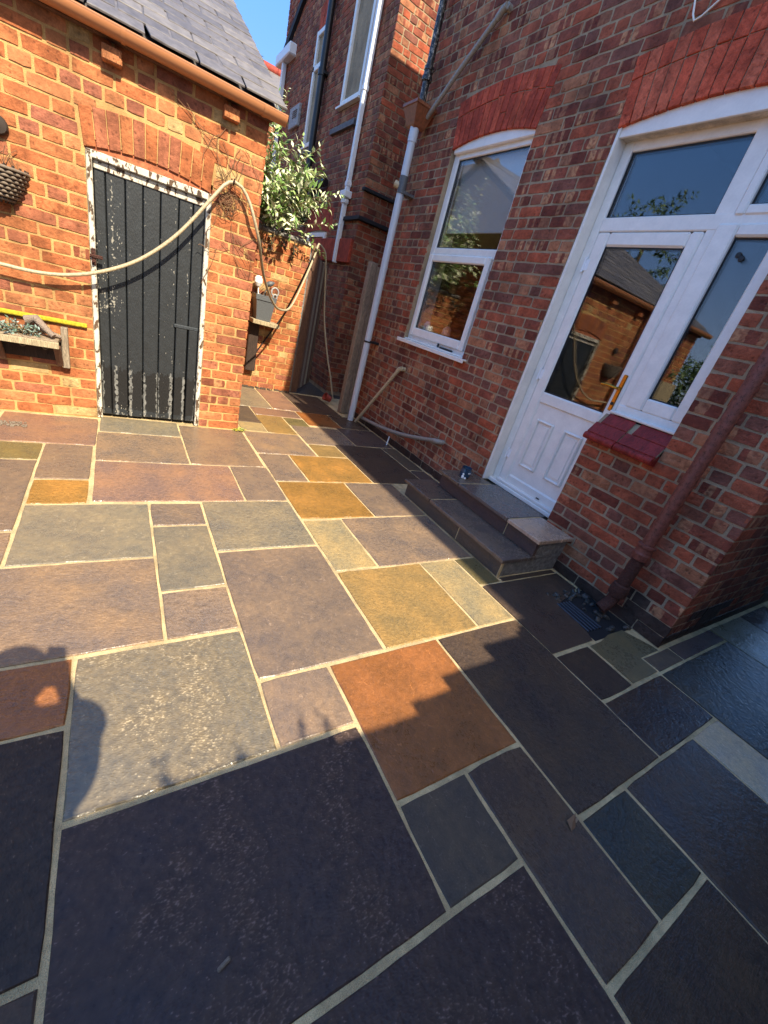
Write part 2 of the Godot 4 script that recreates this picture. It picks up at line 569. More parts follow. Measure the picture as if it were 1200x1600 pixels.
func make_materials() -> void:
	var hc := [s(172, 110, 88), s(190, 108, 80), s(198, 106, 76), s(150, 98, 84), s(202, 138, 102)]
	for i in 5:
		house_tones.append(brick_mat("house_brick_%d" % i, hc[i]))
	house_tones.append(brick_mat("house_brick_banded", s(240, 234, 226), true))
	house_tones.append(brick_mat("house_brick_banded_dark", s(198, 188, 186), true))
	house_tones.append(brick_mat("tarred_brick", s(84, 68, 62), false, 0.6))
	var sc := [s(208, 134, 88), s(202, 124, 80), s(216, 146, 100), s(192, 122, 92), s(226, 194, 138), s(182, 116, 92)]
	for i in 6:
		shed_tones.append(brick_mat("shed_brick_%d" % i, sc[i]))
	shed_tones.append(brick_mat("shed_brick_banded", s(222, 222, 200), true))
	for q in [["arch_brick_a", s(234, 110, 80)], ["arch_brick_b", s(216, 96, 72)], ["arch_brick_c", s(240, 128, 96)]]:
		mat(q[0], q[1], 0.86, {"tex": T.brick, "bump": T.brickbump, "depth": 0.6, "spec": 0.35, "stain": 0.42})
	brick_mat("sill_brick", s(170, 58, 54), false, 0.45)
	mat("house_mortar", s(190, 168, 138), 0.95, {"stain": 0.42, "tex": T.pale_sand, "tri": Vector3(3, 3, 3), "bump": T.fine, "depth": 0.35})
	mat("shed_mortar", s(226, 182, 118), 0.95, {"stain": 0.42, "tex": T.pale_sand, "tri": Vector3(3, 3, 3), "bump": T.fine, "depth": 0.35})
	mat("joint_mortar", s(240, 212, 160), 0.95, {"stain": 0.8, "tex": T.pale_sand, "tri": Vector3(4, 4, 4), "bump": T.fine, "depth": 0.3})
	mat("render_cement", s(150, 146, 140), 0.95, {"tex": T.grain, "tri": Vector3(2, 2, 2), "bump": T.rough, "depth": 0.8})
	mat("infill_render", s(206, 122, 82), 0.95, {"tex": T.grain, "tri": Vector3(2, 2, 2), "bump": T.rough, "depth": 0.5})
	mat("upvc", s(244, 239, 230), 0.30, {"tex": T.faint, "tri": Vector3(0.7, 0.7, 0.7)})
	mat("upvc_soffit", s(238, 222, 196), 0.5, {"tex": T.grain, "tri": Vector3(1, 1, 1)})
	mat("glass", Color(0.02, 0.03, 0.035, 0.06), 0.01, {"spec": 0.6})
	M.glass.transparency = BaseMaterial3D.TRANSPARENCY_ALPHA
	mat("blind_cloth", s(206, 208, 204), 0.9)
	mat("sky_reflection_tint", s(150, 182, 218), 0.6)  # sky reflection painted as a blue panel behind the upper neighbour panes
	mat("wet_rubble", s(78, 74, 68), 0.5, {"tex": T.grain, "tri": Vector3(8, 8, 8)})
	mat("dark_gap", s(24, 24, 26), 0.8)
	mat("seal", s(30, 32, 34), 0.6)
	mat("room_wall", s(36, 35, 35), 0.9)
	mat("brass", s(232, 170, 60), 0.25, {"metal": 0.9, "tex": T.grain, "tri": Vector3(6, 6, 6)})
	mat("grey_plastic", s(190, 198, 208), 0.35)
	mat("white_plastic", s(230, 232, 234), 0.35)
	mat("cream_plastic", s(226, 206, 166), 0.4, {"tex": T.grain, "tri": Vector3(5, 5, 5)})
	mat("waste_plastic", s(178, 170, 158), 0.45, {"tex": T.grain, "tri": Vector3(5, 5, 5)})
	mat("hopper_plastic", s(166, 100, 66), 0.45, {"tex": T.grain, "tri": Vector3(3, 3, 3)})
	mat("gutter_plastic", s(174, 116, 76), 0.38)
	mat("black_plastic", s(34, 35, 38), 0.35, {"tex": T.grain, "tri": Vector3(2, 2, 2)})
	mat("dark_grey_plastic", s(110, 114, 118), 0.45, {"tex": T.grain, "tri": Vector3(6, 6, 6)})
	mat("black_iron", s(255, 255, 255), 0.4, {"tex": T.flake, "tri": Vector3(2.5, 1.2, 2.5), "bump": T.rough, "depth": 0.15})
	mat("rusty_iron", s(255, 255, 255), 0.6, {"tex": T.rust, "tri": Vector3(3, 2, 3), "bump": T.rough, "depth": 0.2})
	mat("corroded_iron", s(168, 172, 164), 0.8, {"tex": T.rust, "tri": Vector3(7, 7, 7), "bump": T.rough, "depth": 0.9})
	mat("slate", s(140, 133, 132), 0.6, {"tex": T.slate, "tri": Vector3(1.1, 1.1, 1.1), "bump": T.rough, "depth": 0.2})
	mat("slate_light", s(156, 148, 144), 0.6, {"tex": T.slate, "tri": Vector3(0.9, 0.9, 0.9), "bump": T.rough, "depth": 0.2})
	mat("slate_dark", s(124, 118, 119), 0.6, {"tex": T.slate, "tri": Vector3(1.3, 1.3, 1.3), "bump": T.rough, "depth": 0.2})
	mat("ridge_tile", s(186, 74, 56), 0.8, {"tex": T.grain, "tri": Vector3(2, 2, 2)})
	mat("peeling_wood", s(255, 255, 255), 0.8, {"tex": T.peel, "tri": Vector3(1.3, 0.55, 1.3), "bump": T.wood, "depth": 0.3})
	mat("grey_wood", s(176, 158, 136), 0.85, {"tex": T.wood, "tri": Vector3(4, 1.2, 4), "bump": T.wood, "depth": 0.4})
	mat("brown_wood", s(134, 96, 74), 0.85, {"tex": T.wood, "tri": Vector3(4, 1.0, 4), "bump": T.wood, "depth": 0.4})
	mat("pale_wood", s(206, 186, 150), 0.85, {"tex": T.wood, "tri": Vector3(4, 1.0, 4), "bump": T.wood, "depth": 0.4})
	mat("dark_wood", s(74, 56, 46), 0.85, {"tex": T.wood, "tri": Vector3(4, 1.0, 4), "bump": T.wood, "depth": 0.4})
	mat("shelf_wood", s(178, 156, 130), 0.85, {"tex": T.wood, "tri": Vector3(1.0, 4, 4), "bump": T.wood, "depth": 0.5})
	mat("drift_wood", s(168, 148, 132), 0.9, {"tex": T.grain, "tri": Vector3(8, 8, 8), "bump": T.rough, "depth": 0.8})
	mat("door_paint", s(255, 255, 255), 0.55, {"tex": T.door, "bump": T.fine, "depth": 0.12})
	mat("door_patch", s(62, 68, 74), 0.55, {"tex": T.wood, "tri": Vector3(3, 0.8, 3), "bump": T.wood, "depth": 0.3})
	mat("hose_rubber", s(214, 196, 160), 0.5, {"tex": T.grain, "tri": Vector3(6, 6, 6)})
	mat("yellow_paint", s(222, 200, 52), 0.4, {"tex": T.grain, "tri": Vector3(4, 4, 4)})
	mat("wicker", s(150, 134, 118), 0.8, {"tex": T.grain, "tri": Vector3(9, 9, 9)})
	mat("wicker_dark", s(52, 42, 36), 0.85)
	mat("stem", s(104, 86, 60), 0.85)
	mat("dead_stem", s(120, 88, 62), 0.9)
	mat("leaf", s(255, 255, 255), 0.5, {"vc": true, "back": Color(0.25, 0.3, 0.12)})
	mat("soil", s(70, 52, 40), 0.95, {"tex": T.sand, "tri": Vector3(6, 6, 6)})
	mat("pebble", s(146, 130, 112), 0.8, {"tex": T.sand, "tri": Vector3(9, 9, 9)})
	mat("dirt", s(96, 82, 70), 0.95, {"tex": T.sand, "tri": Vector3(3, 3, 3), "bump": T.fine, "depth": 0.8})
	mat("grille", s(58, 62, 72), 0.4, {"tex": T.grain, "tri": Vector3(6, 6, 6)})
	mat("glaze_blue", s(38, 62, 84), 0.12)
	mat("glaze_white", s(232, 234, 234), 0.15)
	mat("ceramic_white", s(238, 238, 234), 0.3)
	mat("grey_vent", s(186, 184, 182), 0.5, {"tex": T.grain, "tri": Vector3(2, 2, 2)})
	mat("cable_black", s(26, 26, 28), 0.5)
	mat("cable_white", s(226, 222, 210), 0.5)
	mat("far_wall", s(196, 196, 190), 0.9, {"tex": T.grain, "tri": Vector3(0.5, 0.5, 0.5)})
	mat("cloth_shirt", s(70, 78, 96), 0.9, {"tex": T.grain, "tri": Vector3(6, 6, 6)})
	mat("skin", s(206, 158, 130), 0.55)


# ---------------------------------------------------------------- brickwork
func brick_mesh(length: float, variant: int) -> ArrayMesh:
	var key := "%d_%d" % [roundi(length * 100), variant]
	if brick_cache.has(key):
		return brick_cache[key]
	var r := RandomNumberGenerator.new()
	r.seed = hash(key)
	var L := roundi(length * 100) / 100.0
	var hx := L * 0.5
	var hy := 0.0342
	var out := []
	var nx := 4 if L > 0.17 else 3
	for i in nx:
		out.append(Vector2(lerpf(-hx, hx, float(i) / nx), -hy))
	out.append(Vector2(hx, -hy)); out.append(Vector2(hx, 0.0))
	for i in nx:
		out.append(Vector2(lerpf(hx, -hx, float(i) / nx), hy))
	out.append(Vector2(-hx, hy)); out.append(Vector2(-hx, 0.0))
	var mb := MB.new()
	var pts := []
	var m := out.size()
	for i in m:
		var p: Vector2 = out[i]
		var corner := absf(absf(p.x) - hx) < 1e-4 and absf(absf(p.y) - hy) < 1e-4
		var pull := r.randf_range(0.0, 0.0035) if corner else 0.0
		pts.append(p - Vector2(signf(p.x), signf(p.y)) * pull + Vector2(r.randf_range(-0.0018, 0.0018), r.randf_range(-0.0018, 0.0018)))
	var uo := Vector2(r.randf() * 2.4, r.randf() * 1.2)
	var sgn := -1.0 if r.randf() < 0.5 else 1.0
	var ce := Vector3(r.randf_range(-0.02, 0.02), 0, r.randf_range(-0.001, 0.0015))
	var zs := []
	var ins := []
	for i in m:
		zs.append(r.randf_range(-0.0018, 0.0))
		ins.append((pts[i] as Vector2) - Vector2(signf(pts[i].x) * r.randf_range(0.0005, 0.0022), signf(pts[i].y) * r.randf_range(0.0005, 0.0022)))
	for i in m:
		var j := (i + 1) % m
		var a := Vector3(ins[i].x, ins[i].y, zs[i])
		var b := Vector3(ins[j].x, ins[j].y, zs[j])
		var fn := (b - a).cross(ce - a).normalized()
		var ua := (uo + Vector2(a.x, a.y) * sgn) / Vector2(2.4, 1.2)
		var ub := (uo + Vector2(b.x, b.y) * sgn) / Vector2(2.4, 1.2)
		var uc := (uo + Vector2(ce.x, ce.y) * sgn) / Vector2(2.4, 1.2)
		mb.tri(a, b, ce, fn if fn.z > 0 else -fn, ua, ub, uc)
		var a2 := Vector3(pts[i].x, pts[i].y, -0.016)
		var b2 := Vector3(pts[j].x, pts[j].y, -0.016)
		var e: Vector2 = ((pts[j] as Vector2) - pts[i]).normalized()
		var sn := Vector3(e.y, -e.x, 0.25).normalized()
		mb.tri(a, b, b2, sn, ua, ub, ub)
		mb.tri(a, b2, a2, sn, ua, ub, ua)
	brick_cache[key] = mb.mesh()
	return brick_cache[key]


func seen_size(p: Vector3, u: Vector3, v: Vector3) -> float:
	var q := []
	for w in [p, p + u, p + v]:
		var d: Vector3 = w - cam_at
		var z := -d.dot(cam_back)
		if z < 0.2:
			return 0.0
		q.append(Vector2(d.dot(cam_right), d.dot(cam_up)) / z * FPX)
	if absf(q[0].x) > 630 or absf(q[0].y) > 830:
		return 0.0
	var q0: Vector2 = q[0]
	return absf(((q[1] as Vector2) - q0).cross((q[2] as Vector2) - q0))


func hole_rect(u0: float, u1: float, v0: float, v1: float) -> Callable:
	return func(v: float) -> Vector2: return Vector2(u0, u1) if v > v0 and v < v1 else Vector2(1, 0)


# the outline of a cambered arch with spreading ends
func hole_arch(u0: float, u1: float, v0: float, v1: float, rise: float, flare: float) -> Callable:
	return func(v: float) -> Vector2:
		if v < v0 or v > v1 + rise - 0.012:
			return Vector2(1, 0)
		if v < v1:
			var k := flare * (v - v0) / (v1 - v0)
			return Vector2(u0 - k, u1 + k)
		var c := (u0 + u1) * 0.5
		var w := ((u1 - u0) * 0.5 + flare) * sqrt(maxf(0.0, 1.0 - (v - v1) / rise))
		return Vector2(c - w, c + w)


# opening whose top part flares like a skewback
func hole_flare(u0: float, u1: float, v0: float, v1: float, flare: float) -> Callable:
	return func(v: float) -> Vector2:
		if v < v0 or v > v1:
			return Vector2(1, 0)
		var k := flare * (v - v0) / (v1 - v0)
		return Vector2(u0 - k, u1 + k)


# O: foot of the wall at u = 0 on the plane of the brick faces; U runs along it, N out of it (U x up = N)
func lay(parent: Node3D, O: Vector3, U: Vector3, N: Vector3, ulen: float, height: float, holes: Array, tones: Array, pick: Callable, sd: int, most: int, v_from := 0.0) -> void:
	var r := RandomNumberGenerator.new()
	r.seed = sd
	var list := []
	for row in range(roundi(v_from / GAUGE), roundi(height / GAUGE)):
		var v := row * GAUGE + GAUGE * 0.5
		var segs := [Vector2(0, ulen)]
		for hfn in holes:
			var iv: Vector2 = hfn.call(v)
			if iv.y <= iv.x:
				continue
			var nxt := []
			for sg in segs:
				if iv.y <= sg.x or iv.x >= sg.y:
					nxt.append(sg)
					continue
				if iv.x > sg.x + 0.02:
					nxt.append(Vector2(sg.x, iv.x))
				if iv.y < sg.y - 0.02:
					nxt.append(Vector2(iv.y, sg.y))
			segs = nxt
		var head := row % 4 == 3
		var pitch := 0.1175 if head else 0.235
		var off := (0.0588 if head else (0.1175 if row % 2 == 1 else 0.0)) + r.randf_range(-0.012, 0.012)
		for sg in segs:
			var cuts := [sg.x]
			var k := ceili((sg.x - off) / pitch)
			while off + k * pitch < sg.y:
				var u: float = off + k * pitch + r.randf_range(-0.006, 0.006)
				if u - cuts[-1] > 0.055 and sg.y - u > 0.055:
					cuts.append(u)
				k += 1
				if not head and r.randf() < 0.12:
					var uh: float = off + (k - 0.5) * pitch
					if uh - cuts[-1] > 0.055 and sg.y - uh > 0.055:
						cuts.append(uh)
			cuts.append(sg.y)
			for i in cuts.size() - 1:
				var a: float = cuts[i] + (0.0 if i == 0 else 0.006)
				var b: float = cuts[i + 1] - (0.0 if i == cuts.size() - 2 else 0.006)
				var L := b - a
				if L < 0.03:
					continue
				var pos := O + U * ((a + b) * 0.5) + Vector3.UP * (v + r.randf_range(-0.0018, 0.0018)) + N * r.randf_range(-0.0022, 0.0018)
				var tone: int = pick.call(row, (a + b) * 0.5, v, r)
				var Lr := maxf(0.03, roundi(L * 100) / 100.0)
				var flip := -1.0 if r.randf() < 0.5 else 1.0
				var tw := r.randf_range(-0.006, 0.006)
				var fat := Vector2(1.04, 1.15) if tone == 7 else Vector2.ONE
				var bas := Basis(U * (flip * L / Lr * fat.x), Vector3.UP * flip * fat.y, N).rotated(N, tw)
				list.append([seen_size(pos, U * L, Vector3.UP * 0.07), Transform3D(bas, pos), brick_mesh(Lr, r.randi_range(0, 6)), tone])
	list.sort_custom(func(a, b): return a[0] > b[0])
	var pp := world_pos(parent)
	var tools := {}
	for i in list.size():
		var e: Array = list[i]
		if i < most and e[0] > 45.0:
			var o := MeshInstance3D.new()
			o.name = "brick"
			o.mesh = e[2]
			o.material_override = tones[e[3]]
			o.transform = Transform3D((e[1] as Transform3D).basis, (e[1] as Transform3D).origin - pp)
			parent.add_child(o, true)
		else:
			if not tools.has(e[3]):
				tools[e[3]] = SurfaceTool.new()
				tools[e[3]].begin(Mesh.PRIMITIVE_TRIANGLES)
			tools[e[3]].append_from(e[2], 0, e[1])
	if tools.is_empty():
		return
	var am := ArrayMesh.new()
	for key in tools:
		tools[key].commit(am)
		am.surface_set_material(am.get_surface_count() - 1, tones[key])
	var rest := MeshInstance3D.new()
	rest.name = "brickwork"
	rest.mesh = am
	rest.position = -pp
	rest.set_meta("kind", "stuff")
	parent.add_child(rest, true)


func weighted(w: Array, r: RandomNumberGenerator) -> int:
	var tot := 0
	for x in w:
		tot += x
	var k := r.randi_range(0, tot - 1)
	for i in w.size():
		k -= w[i]
		if k < 0:
			return i
	return 0


func pick_house(row: int, u: float, v: float, r: RandomNumberGenerator) -> int:
	if v < 0.09 or (v < 0.26 and u > 3.45 and r.randf() < 0.42):
		return 7
	return weighted([12, 26, 26, 14, 5, 10, 7] if u > 3.45 and v < 1.6 else house_weights, r)


func pick_plain_house(_row: int, _u: float, _v: float, r: RandomNumberGenerator) -> int:
	return weighted(house_weights, r)


func pick_shed(_row: int, _u: float, _v: float, r: RandomNumberGenerator) -> int:
	return weighted(shed_weights, r)


# soldier stones of a cambered arch; returns nothing, adds one part per stone
func arch(parent: Node3D, O: Vector3, U: Vector3, N: Vector3, c0: float, c1: float, flare: float, v0: float, rise0: float, v1: float, rise1: float, count: int, mats: Array, called: String, sd: int, vsplit := -1.0) -> void:
	var r := RandomNumberGenerator.new()
	r.seed = sd
	var xf := Transform3D(Basis(U, Vector3.UP, N), O)
	for i in count:
		var f0 := float(i) / count
		var f1 := float(i + 1) / count
		var low := func(f: float) -> Vector2: return Vector2(lerpf(c0, c1, f), v0 + rise0 * (1.0 - pow(2.0 * f - 1.0, 2.0)))
		var high := func(f: float) -> Vector2: return Vector2(lerpf(c0 - flare, c1 + flare, f), v1 + rise1 * (1.0 - pow(2.0 * f - 1.0, 2.0)))
		var bl: Vector2 = low.call(f0)
		var br: Vector2 = low.call(f1)
		var tr: Vector2 = high.call(f1)
		var tl: Vector2 = high.call(f0)
		var pieces := [[0.0, 1.0]]
		if vsplit > 0.0:
			var sp := vsplit + (0.0 if r.randf() < 0.75 else r.randf_range(-0.03, 0.03))
			if r.randf() < 0.12:
				sp = 1.0 - vsplit
			pieces = [[0.0, sp], [sp, 1.0]]
		for pc in pieces:
			var q := [bl.lerp(tl, pc[0]), br.lerp(tr, pc[0]), br.lerp(tr, pc[1]), bl.lerp(tl, pc[1])]
			var ce: Vector2 = (q[0] + q[1] + q[2] + q[3]) / 4.0
			var g := 0.0034
			var pts := []
			for k in 4:
				var p: Vector2 = q[k]
				pts.append(p + Vector2(-signf(p.x - ce.x) * g, -signf(p.y - ce.y) * g) + Vector2(r.randf_range(-0.001, 0.001), r.randf_range(-0.001, 0.001)))
			var mb := MB.new()
			var uvs := Transform2D(PI / 2 if r.randf() < 0.5 else -PI / 2, Vector2(r.randf(), r.randf())).scaled(Vector2(0.42, 0.83))
			mb.prism(pts, -0.10, r.randf_range(0.001, 0.006), 0.003, xf, uvs, 0.0, null)
			part(called, mb, mats[r.randi_range(0, mats.size() - 1)], parent)


# ---------------------------------------------------------------- paving
# x0, x1, z0, z1 (joint centres), colour (linear), face kind, roughness
var SLABS := []


func slab_list() -> void:
	var grey := [0.275, 0.225, 0.150]
	var plum := [0.268, 0.188, 0.130]
	var brown := [0.30, 0.202, 0.130]
	var red := [0.31, 0.18, 0.122]
	var orange := [0.38, 0.145, 0.043]
	var ochre := [0.40, 0.205, 0.05]
	var honey := [0.36, 0.225, 0.08]
	var cream := [0.45, 0.335, 0.165]
	var olive := [0.220, 0.170, 0.070]
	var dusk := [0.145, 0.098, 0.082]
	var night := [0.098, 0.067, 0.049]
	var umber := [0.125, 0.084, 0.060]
	var moss := [0.15, 0.108, 0.075]
	var pale := [0.56, 0.50, 0.38]
	SLABS = [
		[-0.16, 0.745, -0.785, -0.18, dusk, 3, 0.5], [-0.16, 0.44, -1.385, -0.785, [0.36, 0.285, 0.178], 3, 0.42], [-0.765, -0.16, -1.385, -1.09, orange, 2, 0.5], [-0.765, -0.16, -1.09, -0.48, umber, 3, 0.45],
		[-0.765, -0.16, -0.48, 0.13, umber, 0, 0.6], [-0.765, 0.14, -1.99, -1.385, brown, 2, 0.6], [0.14, 0.44, -1.70, -1.385, plum, 1, 0.5], [0.14, 0.44, -2.30, -1.70, grey, 0, 0.6],
		[0.14, 0.44, -2.58, -2.30, plum, 1, 0.55], [-0.455, 0.14, -2.58, -1.99, grey, 0, 0.55], [0.44, 1.05, -2.60, -2.00, grey, 1, 0.6], [0.44, 1.05, -2.00, -1.085, plum, 0, 0.6],
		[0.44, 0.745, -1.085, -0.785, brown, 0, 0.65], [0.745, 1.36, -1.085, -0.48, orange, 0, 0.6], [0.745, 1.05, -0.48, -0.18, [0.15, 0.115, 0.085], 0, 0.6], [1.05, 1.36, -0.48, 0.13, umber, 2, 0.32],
		[1.36, 1.985, -1.085, -0.18, night, 1, 0.42], [1.055, 1.68, -1.71, -1.085, honey, 2, 0.6], [1.68, 1.985, -1.71, -1.085, cream, 2, 0.7], [1.985, 2.19, -1.71, -1.41, olive, 0, 0.6],
		[1.36, 2.18, -2.33, -1.71, plum, 1, 0.55], [1.055, 1.36, -2.31, -1.71, cream, 2, 0.65], [1.055, 1.67, -2.94, -2.33, ochre, 0, 0.55], [1.67, 2.18, -2.94, -2.33, plum, 0, 0.5],
		[1.05, 1.345, -3.53, -2.94, plum, 1, 0.5], [1.345, 1.985, -3.53, -2.94, ochre, 2, 0.6], [1.985, 2.61, -3.92, -2.94, night, 0, 0.42], [1.66, 1.985, -3.87, -3.53, honey, 0, 0.6],
		[1.66, 2.28, -4.47, -3.87, plum, 1, 0.5], [2.28, 2.81, -4.55, -3.93, dusk, 0, 0.42], [2.61, 2.815, -3.93, -3.28, moss, 0, 0.5], [2.61, 2.815, -3.28, -2.94, dusk, 0, 0.5], [1.05, 1.65, -4.13, -3.53, brown, 2, 0.5],
		[0.455, 1.04, -4.12, -3.21, brown, 0, 0.45], [-0.15, 0.455, -4.18, -3.80, grey, 0, 0.5], [-0.16, 0.455, -3.80, -3.21, brown, 1, 0.45], [-0.16, 0.74, -3.21, -2.60, red, 2, 0.42],
		[0.74, 1.05, -3.21, -2.60, plum, 0, 0.5], [-0.765, -0.155, -4.10, -3.485, red, 2, 0.5], [-0.455, -0.17, -3.485, -2.90, plum, 1, 0.5], [-0.455, -0.17, -2.90, -2.58, ochre, 1, 0.5],
		[-0.765, -0.455, -3.485, -3.185, olive, 2, 0.5], [-1.06, -0.455, -3.185, -2.295, plum, 0, 0.5], [-1.06, -0.455, -2.295, -1.99, brown, 1, 0.5],
		[1.05, 1.32, -4.43, -4.13, cream, 0, 0.55], [1.32, 1.65, -4.75, -4.13, honey, 2, 0.55], [1.65, 1.92, -4.75, -4.45, olive, 0, 0.55], [1.92, 2.38, -5.07, -4.53, orange, 2, 0.5], [1.33, 1.92, -5.06, -4.75, red, 0, 0.5],
		[1.64, 2.02, -6.03, -5.07, red, 0, 0.55], [1.05, 1.64, -6.05, -5.06, grey, 0, 0.55], [1.05, 1.33, -5.06, -4.43, moss, 0, 0.55], [2.02, 2.62, -6.03, -5.07, umber, 0, 0.5], [2.38, 2.80, -5.07, -4.55, umber, 0, 0.45],
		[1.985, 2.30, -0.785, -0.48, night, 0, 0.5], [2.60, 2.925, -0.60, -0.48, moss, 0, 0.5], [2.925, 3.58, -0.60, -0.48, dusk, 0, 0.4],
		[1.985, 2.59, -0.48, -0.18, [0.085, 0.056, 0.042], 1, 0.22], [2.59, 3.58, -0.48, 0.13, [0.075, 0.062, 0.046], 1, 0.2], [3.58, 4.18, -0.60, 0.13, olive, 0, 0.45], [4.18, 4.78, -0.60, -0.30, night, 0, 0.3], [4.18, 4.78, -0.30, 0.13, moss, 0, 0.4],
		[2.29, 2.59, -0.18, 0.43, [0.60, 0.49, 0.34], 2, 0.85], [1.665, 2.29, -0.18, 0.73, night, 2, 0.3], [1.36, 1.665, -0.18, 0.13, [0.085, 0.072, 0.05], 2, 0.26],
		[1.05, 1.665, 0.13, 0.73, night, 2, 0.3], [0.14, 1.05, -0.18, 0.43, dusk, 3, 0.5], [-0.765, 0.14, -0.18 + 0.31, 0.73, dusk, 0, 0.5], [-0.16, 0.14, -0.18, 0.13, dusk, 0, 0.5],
	]


func build_paving() -> void:
	slab_list()
	var bed := MB.new()
	bed.box(Vector3(-5.2, -0.10, -6.12), Vector3(5.6, -0.0045, 1.25))
	var patio := MeshInstance3D.new()
	patio.name = "patio"
	patio.mesh = bed.mesh(M.joint_mortar)
	patio.set_meta("kind", "structure")
	patio.set_meta("label", "wet sandstone patio slabs with pale mortar joints")
	add_child(patio, true)
	var r := RandomNumberGenerator.new()
	r.seed = 5
	var list := SLABS.duplicate()
	# the rest of the yard, beyond the edges of the photograph
	var taken := func(x: float, z: float) -> bool:
		for q in list:
			if x > q[0] and x < q[1] and z > q[2] and z < q[3]:
				return true
		return (z < -4.13 and x < 1.04) or (x > 2.80 and z < -0.6) or (x > 2.14 and z < -1.38 and z > -2.98) or (x > 1.98 and z < -0.75 and z > -1.45)
	var cols := [[0.20, 0.175, 0.135], [0.165, 0.13, 0.115], [0.235, 0.165, 0.12], [0.088, 0.076, 0.088], [0.115, 0.12, 0.105]]
	for zi in 18:
		for xi in 30:
			var x0 := -0.165 + 0.305 * (xi - 16)
			var z0 := -4.12 + 0.303 * zi
			if taken.call(x0 + 0.15, z0 + 0.15) or taken.call(x0 + 0.02, z0 + 0.02) or taken.call(x0 + 0.28, z0 + 0.28) or taken.call(x0 + 0.28, z0 + 0.02) or taken.call(x0 + 0.02, z0 + 0.28) or x0 + 0.3 > 5.5:
				continue
			var wx := 2 if not taken.call(x0 + 0.45, z0 + 0.15) and not taken.call(x0 + 0.58, z0 + 0.28) and not taken.call(x0 + 0.58, z0 + 0.02) and x0 + 0.6 < 5.5 else 1
			var wz := 2
			for k in wx:
				for c in [0.02, 0.28]:
					if taken.call(x0 + 0.305 * k + c, z0 + 0.33) or taken.call(x0 + 0.305 * k + c, z0 + 0.58):
						wz = 1
			if z0 + 0.606 > 1.25:
				wz = 1
			list.append([x0, x0 + 0.305 * wx, z0, z0 + 0.303 * wz, cols[r.randi_range(0, 4)], r.randi_range(0, 2), 0.5])
	var at := 0
	for q in list:
		var jx := 0.0066
		var jz := 0.0084
		var x0: float = q[0] + jx
		var x1: float = q[1] - jx
		var z0: float = q[2] + jz
		var z1: float = q[3] - jz
		var pts := []
		# counter-clockwise in (x, -z)
		var co := [Vector2(x0, -z1), Vector2(x1, -z1), Vector2(x1, -z0), Vector2(x0, -z0)]
		for k in 4:
			var a: Vector2 = co[k]
			var b: Vector2 = co[(k + 1) % 4]
			var steps := maxi(3, roundi(a.distance_to(b) / 0.07))
			var nrm := (b - a).normalized()
			var inn := Vector2(-nrm.y, nrm.x)
			var drift := 0.0
			for e in steps:
				drift = clampf(drift + r.randf_range(-0.0016, 0.0016), -0.003, 0.003)
				var p := a.lerp(b, float(e) / steps)
				if e == 0:
					p += (co[(k + 2) % 4] - co[k] as Vector2).normalized() * r.randf_range(0.001, 0.005)
				else:
					p += inn * (drift + r.randf_range(-0.001, 0.001))
				pts.append(p)
		var wx := x1 - x0
		var turned := r.randi_range(0, 3) if q[5] == 0 else (0 if wx > z1 - z0 else 1)
		var uvs := Transform2D(turned * PI / 2 + r.randf_range(-0.25, 0.25), Vector2(r.randf(), r.randf())).scaled_local(Vector2(0.83, 0.83))
		var tilt := Basis(Vector3(1, 0, 0), r.randf_range(-0.002, 0.002)) * Basis(Vector3(0, 0, 1), r.randf_range(-0.002, 0.002))
		var mid := Vector3((x0 + x1) * 0.5, 0, (z0 + z1) * 0.5)
		var xf := Transform3D(tilt * Basis(Vector3(1, 0, 0), Vector3(0, 0, -1), Vector3(0, 1, 0)), mid)
		var loc := []
		for p in pts:
			loc.append((p as Vector2) - Vector2(mid.x, -mid.z))
		var mb := MB.new()
		mb.prism(loc, -0.03, r.randf_range(-0.0005, 0.002), 0.0035, xf, uvs, 0.0006, r)
		var c: Array = q[4]
		var v := r.randf_range(0.92, 1.08)
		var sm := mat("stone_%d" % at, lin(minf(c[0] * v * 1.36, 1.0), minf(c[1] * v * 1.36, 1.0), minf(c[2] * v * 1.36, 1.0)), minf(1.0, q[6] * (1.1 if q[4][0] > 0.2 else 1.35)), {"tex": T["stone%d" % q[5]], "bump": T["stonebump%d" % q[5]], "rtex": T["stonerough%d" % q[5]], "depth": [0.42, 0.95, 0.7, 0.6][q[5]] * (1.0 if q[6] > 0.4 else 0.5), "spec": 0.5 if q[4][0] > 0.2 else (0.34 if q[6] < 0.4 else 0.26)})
		part("paving_slab", mb, sm, patio)
		at += 1
	# two slabs cut to shape round the gully and the corner of the wall
	for shape in [[[[1.99, -1.39], [2.03, -1.40], [2.80, -1.40], [2.80, -1.22], [2.66, -1.175], [2.46, -1.12], [2.41, -0.86], [2.38, -0.80], [1.99, -0.80]], night, 0, 0.5], [[[2.315, -0.77], [2.44, -0.775], [2.55, -0.80], [2.72, -0.80], [2.80, -0.64], [2.81, -0.60], [2.585, -0.60], [2.585, -0.495], [2.315, -0.495]], [0.22, 0.17, 0.085], 0, 0.45], [[[2.21, -1.45], [2.79, -1.45], [2.79, -1.415], [2.21, -1.415]], night, 0, 0.5]]:
		var mb := MB.new()
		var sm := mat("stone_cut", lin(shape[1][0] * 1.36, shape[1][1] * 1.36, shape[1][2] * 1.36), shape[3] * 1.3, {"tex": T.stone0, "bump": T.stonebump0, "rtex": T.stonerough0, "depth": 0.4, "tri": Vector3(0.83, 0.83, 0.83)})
		var flat := PackedVector2Array()
		for p in shape[0]:
			flat.append(Vector2(p[0], p[1]))
		var idx := Geometry2D.triangulate_polygon(flat)
